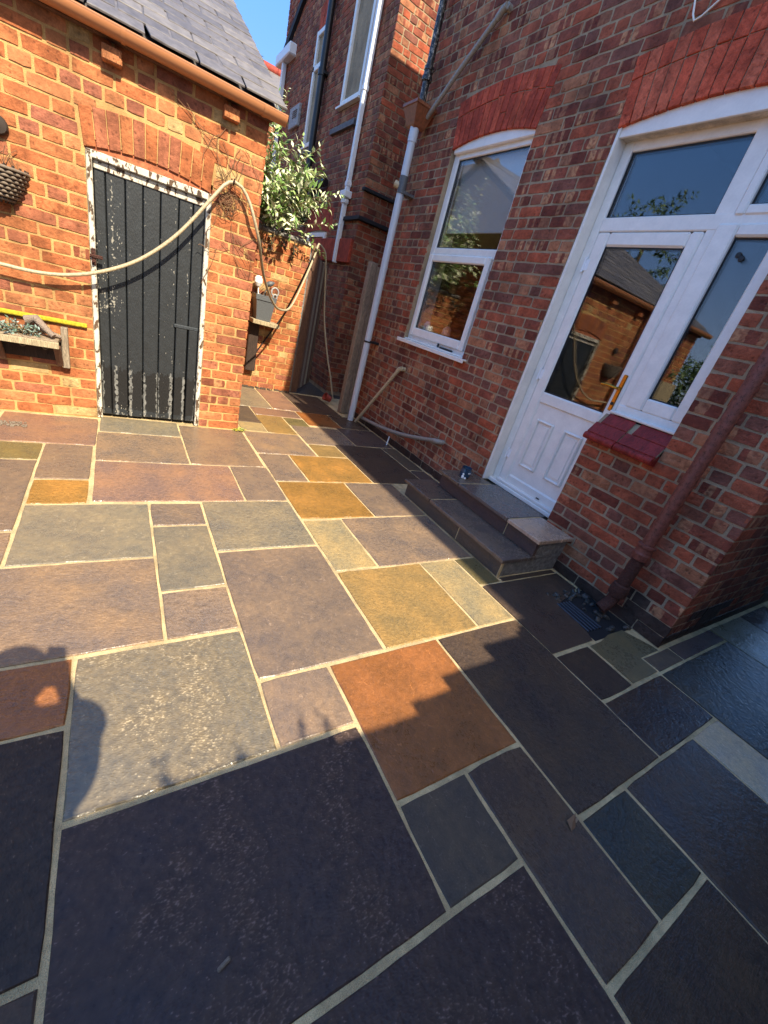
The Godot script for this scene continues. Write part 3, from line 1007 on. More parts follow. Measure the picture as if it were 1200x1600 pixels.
		for k in range(0, idx.size(), 3):
			mb.poly([Vector3(flat[idx[k]].x, 0.001, flat[idx[k]].y), Vector3(flat[idx[k + 1]].x, 0.001, flat[idx[k + 1]].y), Vector3(flat[idx[k + 2]].x, 0.001, flat[idx[k + 2]].y)], Vector3.UP)
		for k in flat.size():
			var a := flat[k]
			var b := flat[(k + 1) % flat.size()]
			mb.poly([Vector3(a.x, 0.001, a.y), Vector3(b.x, 0.001, b.y), Vector3(b.x, -0.03, b.y), Vector3(a.x, -0.03, a.y)], Vector3(b.y - a.y, 0, a.x - b.x) * (1.0 if Geometry2D.is_polygon_clockwise(flat) else -1.0))
		part("paving_slab", mb, sm, patio)


var night := [0.098, 0.067, 0.049]


# ---------------------------------------------------------------- the house on the right
func bars(mb: MB, xf_: float, xb: float, z0: float, z1: float, y0: float, y1: float, wl: float, wr: float, wt: float, wb: float, ch := 0.006) -> void:
	mb.box(Vector3(xf_, y0, z0), Vector3(xb, y1, z0 + wl), ch)
	mb.box(Vector3(xf_, y0, z1 - wr), Vector3(xb, y1, z1), ch)
	mb.box(Vector3(xf_ + 0.0015, y1 - wt, z0 + wl), Vector3(xb, y1, z1 - wr), ch)
	mb.box(Vector3(xf_ + 0.0015, y0, z0 + wl), Vector3(xb, y0 + wb, z1 - wr), ch)


func pane(parent: Node3D, x: float, z0: float, z1: float, y0: float, y1: float) -> void:
	var mb := MB.new()
	mb.box(Vector3(x, y0 - 0.01, z0 - 0.01), Vector3(x + 0.004, y1 + 0.01, z1 + 0.01))
	mb.box(Vector3(x + 0.018, y0 - 0.01, z0 - 0.01), Vector3(x + 0.022, y1 + 0.01, z1 + 0.01))
	part("pane", mb, M.glass, parent)
	var gk := MB.new()
	bars(gk, x - 0.004, x + 0.024, z0 - 0.004, z1 + 0.004, y0 - 0.004, y1 + 0.004, 0.008, 0.008, 0.008, 0.008, 0.0)
	part("seal", gk, M.seal, parent)


func build_house() -> void:
	var X := 2.83
	var house := thing("brick_house", "red and plum brick house with white door, window and steps, on the right", "house", Vector3(X, 0, -2.9))
	# wall core with the mortar face 7 mm behind the bricks
	var core := MB.new()
	var xm := X + 0.0045
	var xb := X + 0.25
	var top := 5.45
	core.box(Vector3(xm, -0.3, -5.243), Vector3(xb, top, -4.39))
	core.box(Vector3(xm, -0.3, -4.39), Vector3(xb, 1.205, -3.275))
	core.box(Vector3(xm, 3.075, -4.39), Vector3(xb, top, -3.275))
	core.box(Vector3(xm, -0.3, -3.275), Vector3(xb, top, -2.485))
	core.box(Vector3(xm, -0.3, -2.485), Vector3(xb, 0.27, -1.69))
	core.box(Vector3(xm, -0.3, -1.69), Vector3(xb, 1.06, -1.185))
	core.box(Vector3(xm, 2.96, -2.485), Vector3(xb, top, -1.185))
	core.box(Vector3(xm, -0.3, -1.185), Vector3(xb, top, -0.6215))
	core.box(Vector3(xb, -0.3, -0.874), Vector3(6.2, top, -0.6215))
	core.box(Vector3(xb, -0.3, -5.243), Vector3(6.2, top, -4.993))
	core.box(Vector3(5.95, -0.3, -4.993), Vector3(6.2, top, -0.874))
	part("wall", core, M.house_mortar, house)
	var roof := MB.new()
	for sl in [[Vector3(2.72, 5.5, -5.4), Vector3(2.72, 5.5, -0.47), Vector3(4.5, 6.5, -2.0), Vector3(4.5, 6.5, -3.8)], [Vector3(2.72, 5.5, -0.47), Vector3(6.4, 5.5, -0.47), Vector3(4.5, 6.5, -2.0)], [Vector3(6.4, 5.5, -0.47), Vector3(6.4, 5.5, -5.4), Vector3(4.5, 6.5, -3.8), Vector3(4.5, 6.5, -2.0)], [Vector3(6.4, 5.5, -5.4), Vector3(2.72, 5.5, -5.4), Vector3(4.5, 6.5, -3.8)]]:
		roof.poly(sl, Vector3.UP)
	roof.box(Vector3(2.72, 5.40, -5.4), Vector3(6.4, 5.495, -0.47))
	part("roof", roof, M.slate, house)
	# room behind the glass; near-black linings paint in its lack of light
	var room := MB.new()
	room.box(Vector3(3.08, 0.24, -4.99), Vector3(5.94, 0.30, -0.88))
	room.box(Vector3(3.08, 3.30, -4.99), Vector3(5.94, 3.36, -0.88))
	room.box(Vector3(3.09, 0.30, -2.75), Vector3(5.94, 3.30, -2.65))
	room.box(Vector3(5.88, 0.30, -4.97), Vector3(5.94, 3.30, -0.90))
	room.box(Vector3(3.09, 0.30, -4.985), Vector3(5.88, 3.30, -4.94))
	room.box(Vector3(3.09, 0.30, -0.93), Vector3(5.88, 3.30, -0.88))
	room.box(Vector3(3.083, 0.30, -3.27), Vector3(3.089, 3.30, -2.49))
	room.box(Vector3(3.083, 0.30, -1.18), Vector3(3.089, 3.30, -0.88))
	part("floor", room, M.room_wall, house)
	var holes := [
		hole_arch(0.86, 1.975, 2.992, 3.368, 0.05, 0.06), hole_rect(0.86, 1.975, 1.205, 3.0),
		hole_arch(2.765, 4.065, 2.87, 3.245, 0.05, 0.06), hole_rect(2.765, 3.56, 0.0, 2.87), hole_rect(2.765, 4.065, 1.0, 2.87),
	]
	lay(house, Vector3(X, 0, -5.25), Vector3(0, 0, 1), Vector3(-1, 0, 0), 4.633, 5.4, holes, house_tones, pick_house, 101, 300)
	var side := func(row: int, u: float, v: float, r: RandomNumberGenerator) -> int: return 7 if v < 0.09 or (v < 0.26 and r.randf() < 0.4) else weighted(house_weights, r)
	var gable := thing_part("side_wall", house, Vector3(X, 0, -0.617))
	lay(gable, Vector3(X, 0, -0.617), Vector3(1, 0, 0), Vector3(0, 0, 1), 3.3, 5.4, [], house_tones, side, 102, 120)
	lay(gable, Vector3(X + 3.3, 0, -5.25), Vector3(-1, 0, 0), Vector3(0, 0, -1), 3.3, 5.4, [], house_tones, pick_plain_house, 103, 0)
	arch(house, Vector3(X, 0, -5.25), Vector3(0, 0, 1), Vector3(-1, 0, 0), 0.86, 1.975, 0.06, 2.992, 0.058, 3.368, 0.05, 15, [M.arch_brick_a, M.arch_brick_b, M.arch_brick_b], "arch_brick", 7, 0.66)
	arch(house, Vector3(X, 0, -5.25), Vector3(0, 0, 1), Vector3(-1, 0, 0), 2.765, 4.065, 0.06, 2.872, 0.062, 3.245, 0.05, 17, [M.arch_brick_a, M.arch_brick_a, M.arch_brick_c], "arch_brick", 8, 0.66)

	# window
	var win := MB.new()
	var wf := 2.885
	win.box(Vector3(wf, 1.21, -4.39), Vector3(wf + 0.07, 3.06, -4.31), 0.006)
	win.box(Vector3(wf, 1.21, -3.345), Vector3(wf + 0.07, 3.06, -3.275), 0.006)
	win.box(Vector3(wf, 2.925, -4.312), Vector3(wf + 0.069, 3.06, -3.343), 0.006)
	win.box(Vector3(wf + 0.002, 2.085, -4.312), Vector3(wf + 0.069, 2.165, -3.343), 0.006)
	win.box(Vector3(wf + 0.002, 1.21, -4.312), Vector3(wf + 0.069, 1.275, -3.343), 0.006)
	win.box(Vector3(2.85, 2.965, -4.38), Vector3(2.895, 3.075, -3.285), 0.008)
	var w_ := part("window", win, M.upvc, house)
	var sash := MB.new()
	bars(sash, wf - 0.018, wf + 0.05, -4.36, -3.36, 1.272, 2.10, 0.068, 0.068, 0.068, 0.088, 0.009)
	part("sash", sash, M.upvc, w_)
	pane(w_, wf + 0.02, -4.305, -3.345, 2.170, 2.92)
	pane(w_, wf + 0.012, -4.292, -3.428, 1.360, 2.032)
	var sill := MB.new()
	sill.box(Vector3(2.785, 1.198, -4.46), Vector3(2.90, 1.214, -3.20), 0.004)
	sill.box(Vector3(2.785, 1.176, -4.459), Vector3(2.80, 1.1985, -3.201), 0.004)
	sill.box(Vector3(2.84, 1.2135, -4.385), Vector3(2.90, 1.232, -3.28), 0.006)
	part("sill", sill, M.upvc, w_)
	var latch := MB.new()
	latch.box(Vector3(2.862, 1.236, -3.72), Vector3(2.878, 1.252, -3.50), 0.004)
	latch.box(Vector3(2.855, 1.238, -3.76), Vector3(2.870, 1.276, -3.73), 0.006)
	part("catch", latch, M.seal, w_)
	var bl := MB.new()
	bl.box(Vector3(2.985, 2.34, -4.33), Vector3(2.990, 3.06, -3.28))
	bl.box(Vector3(2.978, 2.322, -4.33), Vector3(2.997, 2.34, -3.28), 0.004)
	part("roller_blind", bl, M.blind_cloth, w_)
	var ins := MB.new()
	ins.box(Vector3(2.955, 1.30, -4.45), Vector3(3.40, 1.33, -3.2))
	ins.box(Vector3(2.957, 1.33, -4.41), Vector3(3.10, 3.06, -4.335))
	part("inner_reveal", ins, M.upvc_soffit, w_)

	# door with its top lights and side light, set back in one opening
	var df := 2.94
	var fr := MB.new()
	fr.box(Vector3(2.838, 0.30, -2.484), Vector3(3.02, 2.94, -2.462), 0.003)
	fr.box(Vector3(df, 0.30, -2.4615), Vector3(df + 0.07, 2.86, -2.39), 0.006)
	fr.box(Vector3(df, 2.778, -2.391), Vector3(df + 0.069, 2.94, -1.19), 0.006)
	fr.box(Vector3(df - 0.004, 2.312, -2.391), Vector3(df + 0.068, 2.398, -1.19), 0.006)
	fr.box(Vector3(df - 0.002, 1.212, -1.655), Vector3(df + 0.07, 2.94, -1.545), 0.006)
	fr.box(Vector3(df + 0.001, 0.30, -1.70), Vector3(df + 0.07, 1.212, -1.652), 0.006)
	fr.box(Vector3(df, 1.212, -1.235), Vector3(df + 0.07, 2.94, -1.185), 0.006)
	var frame := part("door_frame", fr, M.upvc, house)
	# white head board under the arch, and its shaded underside
	var hb := MB.new()
	hb.box(Vector3(2.852, 2.828, -2.480), Vector3(2.87, 2.955, -1.19), 0.003)
	part("head_board", hb, M.upvc, frame)
	var so := MB.new()
	so.box(Vector3(2.871, 2.832, -2.461), Vector3(2.939, 2.846, -1.19))
	part("soffit_board", so, M.upvc_soffit, frame)
	pane(frame, df + 0.02, -2.385, -1.66, 2.403, 2.772)
	var tl := MB.new()
	bars(tl, df - 0.014, df + 0.05, -1.545, -1.19, 2.385, 2.795, 0.05, 0.05, 0.04, 0.05, 0.008)
	part("sash", tl, M.upvc, frame)
	pane(frame, df + 0.015, -1.49, -1.245, 2.44, 2.75)
	var sl := MB.new()
	bars(sl, df - 0.016, df + 0.05, -1.60, -1.20, 1.268, 2.345, 0.115, 0.085, 0.065, 0.088, 0.01)
	var sidelight := part("sidelight", sl, M.upvc, frame)
	pane(frame, df + 0.015, -1.482, -1.288, 1.360, 2.275)
	var sls := MB.new()
	sls.box(Vector3(df - 0.012, 1.212, -1.65), Vector3(df + 0.06, 1.270, -1.19), 0.008)
	sls.box(Vector3(df - 0.055, 1.200, -1.66), Vector3(df + 0.05, 1.220, -1.19), 0.005)
	part("sidelight_sill", sls, M.upvc, frame)
	# leaf
	var lf := MB.new()
	var lx := df - 0.006
	bars(lf, lx, df + 0.05, -2.388, -1.657, 0.335, 2.31, 0.096, 0.078, 0.088, 0.10, 0.012)
	lf.box(Vector3(lx + 0.001, 1.088, -2.295), Vector3(df + 0.05, 1.176, -1.733), 0.01)
	lf.box(Vector3(lx + 0.016, 0.43, -2.295), Vector3(df + 0.045, 1.09, -1.733))
	var door := part("door", lf, M.upvc, house)
	for pz in [[-2.245, -2.065], [-1.965, -1.785]]:
		var pm := MB.new()
		bars(pm, lx - 0.002, lx + 0.018, pz[0], pz[1], 0.545, 0.965, 0.022, 0.022, 0.022, 0.022, 0.009)
		pm.box(Vector3(lx + 0.010, 0.585, pz[0] + 0.04), Vector3(lx + 0.018, 0.925, pz[1] - 0.04), 0.005)
		part("raised_panel", pm, M.upvc, door)
	pane(door, lx + 0.018, -2.29, -1.738, 1.182, 2.218)
	var th := MB.new()
	th.box(Vector3(2.895, 0.298, -2.461), Vector3(df + 0.06, 0.334, -1.70), 0.006)
	th.box(Vector3(2.905, 0.335, -2.387), Vector3(lx + 0.01, 0.362, -1.66), 0.006)
	part("threshold", th, M.upvc, frame)
	var dr := MB.new()
	dr.box(Vector3(lx - 0.010, 0.375, -1.93), Vector3(lx, 0.383, -1.90))
	part("drain_slot", dr, M.seal, door)
	for y in [0.55, 1.25, 2.05]:
		var hg := MB.new()
		hg.tube([Vector3(lx - 0.006, y, -2.395), Vector3(lx - 0.006, y + 0.095, -2.395)], 0.009, 10)
		hg.box(Vector3(lx - 0.004, y + 0.01, -2.394), Vector3(lx + 0.004, y + 0.085, -2.360), 0.002)
		part("hinge", hg, M.white_plastic, door)
	var hd := MB.new()
	hd.box(Vector3(lx - 0.010, 1.208, -1.708), Vector3(lx + 0.002, 1.458, -1.676), 0.008)
	hd.tube([Vector3(lx - 0.008, 1.362, -1.692), Vector3(lx - 0.045, 1.362, -1.692)], 0.010, 10)
	hd.tube([Vector3(lx - 0.043, 1.362, -1.688), Vector3(lx - 0.048, 1.364, -1.72), Vector3(lx - 0.047, 1.366, -1.77), Vector3(lx - 0.042, 1.362, -1.812)], 0.009, 10)
	var hdl := part("handle", hd, M.brass, door)
	var kh := MB.new()
	kh.lathe([[0.0, 0.0], [0.011, 0.0], [0.011, 0.004], [0.0, 0.004]], 14, Transform3D(Basis(Vector3(0, 0, 1), PI / 2), Vector3(lx - 0.010, 1.258, -1.692)))
	part("lock_cylinder", kh, M.dark_gap, hdl)
	var hk := MB.new()
	for o in [[0.0, 0.0], [-0.022, -0.018]]:
		hk.lathe([[0.0, 0.0], [0.016, 0.0], [0.014, 0.006], [0.0, 0.008]], 14, Transform3D(Basis(Vector3(0, 0, 1), PI / 2), Vector3(df + 0.012, 2.195 + o[1], -1.42 - o[0])))
	part("sucker_hook", hk, M.seal, sidelight)

	# sloping red sill below the side light
	var r := RandomNumberGenerator.new()
	r.seed = 31
	var run := [-1.685, -1.45, -1.183]
	for k in 2:
		var z0: float = run[k] + 0.004
		var z1: float = run[k + 1] - 0.004
		var shift := 0.0
		for row in 2:
			var za: float = z0 if row == 1 else maxf(-1.66, z0 + 0.03)
			var ta := Vector3(2.895 - 0.062 * row, 1.196 - 0.075 * row, 0)
			var tb := Vector3(2.837 - 0.062 * row, 1.128 - 0.075 * row, 0)
			var mb := MB.new()
			mb.poly([Vector3(ta.x, ta.y, za), Vector3(ta.x, ta.y, z1), Vector3(tb.x, tb.y, z1), Vector3(tb.x, tb.y, za)], Vector3(-1, 1, 0))
			mb.poly([Vector3(tb.x, tb.y, za), Vector3(tb.x, tb.y, z1), Vector3(tb.x + 0.004, tb.y - 0.03, z1), Vector3(tb.x + 0.004, tb.y - 0.03, za)], Vector3(-1, 0, 0))
			mb.poly([Vector3(ta.x, ta.y, za), Vector3(tb.x, tb.y, za), Vector3(tb.x + 0.004, tb.y - 0.05, za), Vector3(ta.x, ta.y - 0.12, za)], Vector3(0, 0, -1))
			part("sill_brick", mb, M.sill_brick, house)
		var nose := MB.new()
		var pr := []
		for e in 7:
			var w := lerpf(PI * 0.5, PI * 1.25, e / 6.0)
			pr.append(Vector2(2.772 + cos(w) * 0.026, 1.020 + sin(w) * 0.026))
		pr.append(Vector2(2.84, 0.985))
		pr.append(Vector2(2.84, 1.06))
		for e in pr.size():
			var a: Vector2 = pr[e]
			var b: Vector2 = pr[(e + 1) % pr.size()]
			var nn := Vector3(b.y - a.y, a.x - b.x, 0) * -1.0
			nose.poly([Vector3(a.x, a.y, z0), Vector3(b.x, b.y, z0), Vector3(b.x, b.y, z1), Vector3(a.x, a.y, z1)], Vector3((a.x + b.x) * 0.5 - 2.80, (a.y + b.y) * 0.5 - 1.02, 0))
		for ze in [z0, z1]:
			var cap := []
			for p in pr:
				cap.append(Vector3(p.x, p.y, ze))
			nose.poly(cap, Vector3(0, 0, -1 if ze == z0 else 1))
		part("sill_nosing", nose, M.sill_brick, house)
	var bedm := MB.new()
	bedm.poly([Vector3(2.90, 1.188, -1.682), Vector3(2.90, 1.188, -1.186), Vector3(2.78, 1.03, -1.186), Vector3(2.78, 1.03, -1.682)], Vector3(-1, 1, 0))
	bedm.poly([Vector3(2.90, 1.188, -1.682), Vector3(2.78, 1.03, -1.682), Vector3(2.84, 0.99, -1.682), Vector3(2.90, 0.99, -1.682)], Vector3(0, 0, -1))
	part("sill_bed", bedm, M.house_mortar, house)

	# wing of the same house behind the camera: outside the frame, it throws the long shade along the patio
	var wing := MB.new()
	wing.box(Vector3(2.77, -0.3, 0.16), Vector3(7.0, 5.40, 5.0))
	wing.box(Vector3(2.68, 5.40, 0.08), Vector3(7.1, 5.50, 5.1))
	part("rear_wing", wing, M.house_mortar, house)
	# fixings on the wall
	var cab := MB.new()
	cab.tube([Vector3(2.815, 3.62, -2.34), Vector3(2.812, 3.42, -2.28), Vector3(2.808, 3.345, -2.25), Vector3(2.806, 3.31, -2.225), Vector3(2.808, 3.32, -2.19), Vector3(2.812, 3.37, -2.12), Vector3(2.815, 3.46, -2.05), Vector3(2.816, 3.6, -1.97)], 0.0055, 7)
	solo("wall_cable", cab, M.cable_white, "thin white cable looping down above the arch over the door", "cable")


func thing_part(called: String, parent: Node3D, at: Vector3) -> Node3D:
	var o := Node3D.new()
	o.name = called
	parent.add_child(o, true)
	o.position = at - world_pos(parent)
	return o


func build_steps() -> void:
	var st := thing("door_steps", "two wet sandstone steps up to the white back door", "steps", Vector3(2.5, 0, -2.0))
	var core := MB.new()
	core.box(Vector3(2.212, -0.05, -2.705), Vector3(2.832, 0.128, -1.468))
	core.box(Vector3(2.50, 0.12, -2.60), Vector3(2.90, 0.276, -1.462))
	part("cement_core", core, M.render_cement, st)
	var dk := [0.075, 0.066, 0.070]
	var bl := [0.115, 0.088, 0.066]
	# treads: x0, x1, z0, z1, top
	for q in [[2.165, 2.512, -2.735, -2.345, 0.150, [0.14, 0.105, 0.085]], [2.165, 2.512, -2.335, -1.448, 0.150, [0.19, 0.145, 0.115]], [2.432, 2.832, -2.635, -2.352, 0.300, [0.17, 0.135, 0.105]], [2.432, 2.90, -2.342, -1.752, 0.300, [0.16, 0.135, 0.118]], [2.432, 2.832, -1.742, -1.425, 0.300, [0.56, 0.40, 0.29]]]:
		slab_block("tread", st, q[0], q[1], q[2], q[3], q[4] - 0.026, q[4], q[5], 0.45)
	for q in [[2.192, 2.213, -2.715, -1.955, 0.0, 0.123, bl], [2.192, 2.213, -1.943, -1.470, 0.0, 0.123, [0.125, 0.092, 0.066]], [2.470, 2.502, -2.62, -1.765, 0.151, 0.273, [0.12, 0.072, 0.06]], [2.470, 2.502, -1.755, -1.455, 0.151, 0.273, [0.12, 0.075, 0.06]]]:
		var mb := MB.new()
		mb.box(Vector3(q[0], q[4], q[2]), Vector3(q[1], q[5], q[3]), 0.003)
		part("riser", mb, mat("riser_stone", lin(q[6][0] * 1.4, q[6][1] * 1.4, q[6][2] * 1.4), 0.5, {"tex": T.stone1, "bump": T.stonebump1, "depth": 0.5, "tri": Vector3(0.9, 0.9, 0.9)}), st)
	var jt := MB.new()
	jt.box(Vector3(2.196, 0.002, -1.954), Vector3(2.212, 0.124, -1.944))
	jt.box(Vector3(2.186, 0.127, -2.344), Vector3(2.51, 0.1475, -2.336))
	jt.box(Vector3(2.45, 0.277, -2.351), Vector3(2.83, 0.2975, -2.343))
	jt.box(Vector3(2.45, 0.277, -1.751), Vector3(2.83, 0.2975, -1.743))
	jt.box(Vector3(2.474, 0.152, -1.764), Vector3(2.50, 0.274, -1.756))
	jt.box(Vector3(2.19, 0.0, -1.470), Vector3(2.212, 0.123, -1.462))
	part("mortar_joint", jt, M.joint_mortar, st)


func slab_block(called: String, parent: Node3D, x0: float, x1: float, z0: float, z1: float, y0: float, y1: float, c: Array, rough: float) -> void:
	var r := RandomNumberGenerator.new()
	r.seed = hash([x0, z0])
	var pts := []
	var co := [Vector2(x0, -z1), Vector2(x1, -z1), Vector2(x1, -z0), Vector2(x0, -z0)]
	for k in 4:
		var a: Vector2 = co[k]
		var b: Vector2 = co[(k + 1) % 4]
		var steps := maxi(3, roundi(a.distance_to(b) / 0.06))
		var e2 := (b - a).normalized()
		for e in steps:
			pts.append(a.lerp(b, float(e) / steps) + Vector2(-e2.y, e2.x) * r.randf_range(0.0, 0.004 if e > 0 else 0.001))
	var mid := Vector3((x0 + x1) * 0.5, 0, (z0 + z1) * 0.5)
	var loc := []
	for p in pts:
		loc.append((p as Vector2) - Vector2(mid.x, -mid.z))
	var mb := MB.new()
	mb.prism(loc, y0, y1, 0.004, Transform3D(Basis(Vector3(1, 0, 0), Vector3(0, 0, -1), Vector3(0, 1, 0)), mid), Transform2D(PI / 2, Vector2(r.randf(), r.randf())).scaled_local(Vector2(0.83, 0.83)), 0.0008, r)
	part(called, mb, mat("tread_stone", lin(c[0] * 1.36, c[1] * 1.36, c[2] * 1.36), rough, {"tex": T.stone0, "bump": T.stonebump0, "rtex": T.stonerough0, "depth": 0.35}), parent)


# ---------------------------------------------------------------- pipes on the house
func build_pipes() -> void:
	var dp := thing("grey_downpipe", "pale grey plastic downpipe standing at the far corner of the house", "downpipe", Vector3(2.69, 0, -4.975))
	var mb := MB.new()
	mb.tube([Vector3(2.69, 0.0, -4.965), Vector3(2.69, 1.6, -4.975), Vector3(2.69, 3.20, -4.985)], 0.042, 18)
	part("pipe", mb, M.grey_plastic, dp)
	var cl := MB.new()
	cl.tube([Vector3(2.69, 3.08, -4.984), Vector3(2.69, 3.21, -4.985)], 0.049, 18)
	part("socket", cl, M.grey_plastic, dp)
	for y in [1.03, 2.62]:
		var bk := MB.new()
		bk.tube([Vector3(2.69, y, -4.972), Vector3(2.69, y + (0.02 if y < 2 else 0.16), -4.972)], 0.0475, 18)
		bk.box(Vector3(2.70, y, -5.03), Vector3(2.835, y + 0.03, -4.92), 0.004)
		part("bracket", bk, M.cable_black if y < 2 else M.dark_grey_plastic, dp)
	var stub := MB.new()
	stub.tube([Vector3(2.62, 2.70, -5.03), Vector3(2.69, 2.68, -4.98)], 0.035, 14)
	part("branch_pipe", stub, M.cream_plastic, dp)
	var hp := MB.new()
	var xh := Transform3D(Basis(), Vector3(2.705, 3.19, -5.0))
	hopper(hp, xh)
	solo("rainwater_hopper", hp, M.hopper_plastic, "brown plastic hopper box on top of the pale grey downpipe", "hopper")
	var bp := thing("iron_soil_pipe", "black cast iron pipe with flaking paint above the brown hopper", "pipe", Vector3(2.74, 3.3, -5.06))
	var m1 := MB.new()
	m1.tube([Vector3(2.735, 3.22, -5.03), Vector3(2.735, 5.3, -5.10)], 0.036, 16)
	part("pipe", m1, M.black_iron, bp)
	var m2 := MB.new()
	m2.lathe([[0.036, 0.0], [0.052, 0.01], [0.052, 0.045], [0.046, 0.05], [0.046, 0.085], [0.052, 0.09], [0.050, 0.12], [0.036, 0.125]], 18, Transform3D(Basis(), Vector3(2.735, 3.60, -5.043)))
	part("collar", m2, M.black_iron, bp)
	# waste pipe running down the upper wall into the hopper
	var wp := thing("grey_waste_pipe", "grey waste pipe slanting down the wall into the brown hopper", "pipe", Vector3(2.79, 3.4, -4.85))
	var m3 := MB.new()
	m3.tube([Vector3(2.835, 3.905, -4.06), Vector3(2.79, 3.905, -4.06)], 0.027, 14)
	m3.tube([Vector3(2.785, 3.905, -4.055), Vector3(2.785, 3.89, -4.10), Vector3(2.785, 3.85, -4.15)], 0.027, 14)
	part("elbow", m3, M.waste_plastic, wp)
	var m4 := MB.new()
	m4.tube([Vector3(2.785, 3.87, -4.125), Vector3(2.775, 3.60, -4.52), Vector3(2.755, 3.30, -4.90)], 0.0215, 14)
	part("pipe", m4, M.waste_plastic, wp)
	# lower waste pipes
	var lp := thing("cream_waste_pipe", "cream plastic waste pipe slanting from the wall to the ground beside the downpipe", "pipe", Vector3(2.76, 0.0, -4.75))
	var m5 := MB.new()
	m5.tube([Vector3(2.84, 0.895, -4.19), Vector3(2.785, 0.895, -4.195)], 0.024, 14)
	m5.tube([Vector3(2.785, 0.897, -4.185), Vector3(2.775, 0.885, -4.215), Vector3(2.77, 0.85, -4.24)], 0.026, 14)
	part("elbow", m5, M.cream_plastic, lp)
	var m6 := MB.new()
	m6.tube([Vector3(2.772, 0.87, -4.225), Vector3(2.72, 0.02, -4.86)], 0.021, 14)
	part("pipe", m6, M.cream_plastic, lp)
	var gp := thing("low_waste_pipe", "grey-brown waste pipe sagging along the foot of the house wall", "pipe", Vector3(2.76, 0.1, -4.0))
	var m7 := MB.new()
	var path := []
	for i in 13:
		var f := i / 12.0
		path.append(Vector3(2.765 + 0.015 * sin(f * PI), lerpf(0.10, 0.385, f) - 0.055 * sin(f * PI), lerpf(-4.80, -3.20, f)))
	m7.tube(path, 0.022, 12)
	part("pipe", m7, M.waste_plastic, gp)
	var m8 := MB.new()
	m8.tube([Vector3(2.765, 0.378, -3.22), Vector3(2.768, 0.386, -3.17), Vector3(2.80, 0.388, -3.15), Vector3(2.84, 0.388, -3.148)], 0.027, 14)
	part("elbow", m8, M.waste_plastic, gp)
	var m9 := MB.new()
	m9.tube([Vector3(2.775, 0.11, -4.05), Vector3(2.765, -0.0, -4.05)], 0.008, 8)
	part("drip_spout", m9, M.white_plastic, gp)
	# old rust red pipe on the near pier
	var rp := thing("rusty_rainwater_pipe", "rust red iron rainwater pipe running down the brick pier into the gully", "downpipe", Vector3(2.74, 0, -0.94))
	var a1 := MB.new()
	a1.tube([Vector3(2.735, 0.50, -0.945), Vector3(2.735, 5.2, -0.90)], 0.038, 18)
	part("pipe", a1, M.rusty_iron, rp)
	var a2 := MB.new()
	a2.lathe([[0.038, -0.045], [0.049, -0.04], [0.053, 0.0], [0.049, 0.012], [0.049, 0.038], [0.054, 0.05], [0.054, 0.062], [0.038, 0.068]], 20, Transform3D(Basis(), Vector3(2.735, 0.505, -0.945)))
	part("collar", a2, M.rusty_iron, rp)
	var a3 := MB.new()
	a3.tube([Vector3(2.735, 0.47, -0.945), Vector3(2.735, 0.21, -0.947)], 0.040, 18)
	part("shoe", a3, M.corroded_iron, rp)
	var a4 := MB.new()
	a4.lathe([[0.036, 0.0], [0.056, 0.012], [0.058, 0.05], [0.052, 0.09], [0.042, 0.10]], 18, Transform3D(Basis(), Vector3(2.735, 0.165, -0.947)))
	a4.tube([Vector3(2.735, 0.20, -0.947), Vector3(2.725, 0.12, -0.950), Vector3(2.67, 0.055, -0.962)], 0.040, 16, false)
	part("spout", a4, M.corroded_iron, rp)
	# gully
	var gu := thing("drain_gully", "dark drain gully sunk in the paving under the rusty pipe", "drain", Vector3(2.56, 0, -0.98))
	var g1 := MB.new()
	g1.box(Vector3(2.40, -0.06, -1.19), Vector3(2.84, -0.0035, -0.79))
	part("wet_bed", g1, M.dark_gap, gu)
	for k in 5:
		var g2 := MB.new()
		g2.tube([Vector3(2.445 + k * 0.034, 0.002 - 0.002 * k, -1.12), Vector3(2.43 + k * 0.034, 0.001, -0.86)], 0.0085, 8)
		part("grate_bar", g2, M.grille, gu)
	var g3 := MB.new()
	var r := RandomNumberGenerator.new()
	r.seed = 77
	for k in 26:
		var p := Vector3(r.randf_range(2.46, 2.80), 0.0, r.randf_range(-1.22, -1.10)) if k < 14 else Vector3(r.randf_range(2.62, 2.80), 0.0, r.randf_range(-1.1, -0.80))
		var sz := r.randf_range(0.012, 0.034)
		g3.box(-Vector3(sz, sz * 0.5, sz * 0.7), Vector3(sz, sz * 0.5, sz * 0.7), sz * 0.3, Transform3D(Basis.from_euler(Vector3(r.randf(), r.randf() * 6, r.randf())), p))
	part("mortar_rubble", g3, M.wet_rubble, gu)


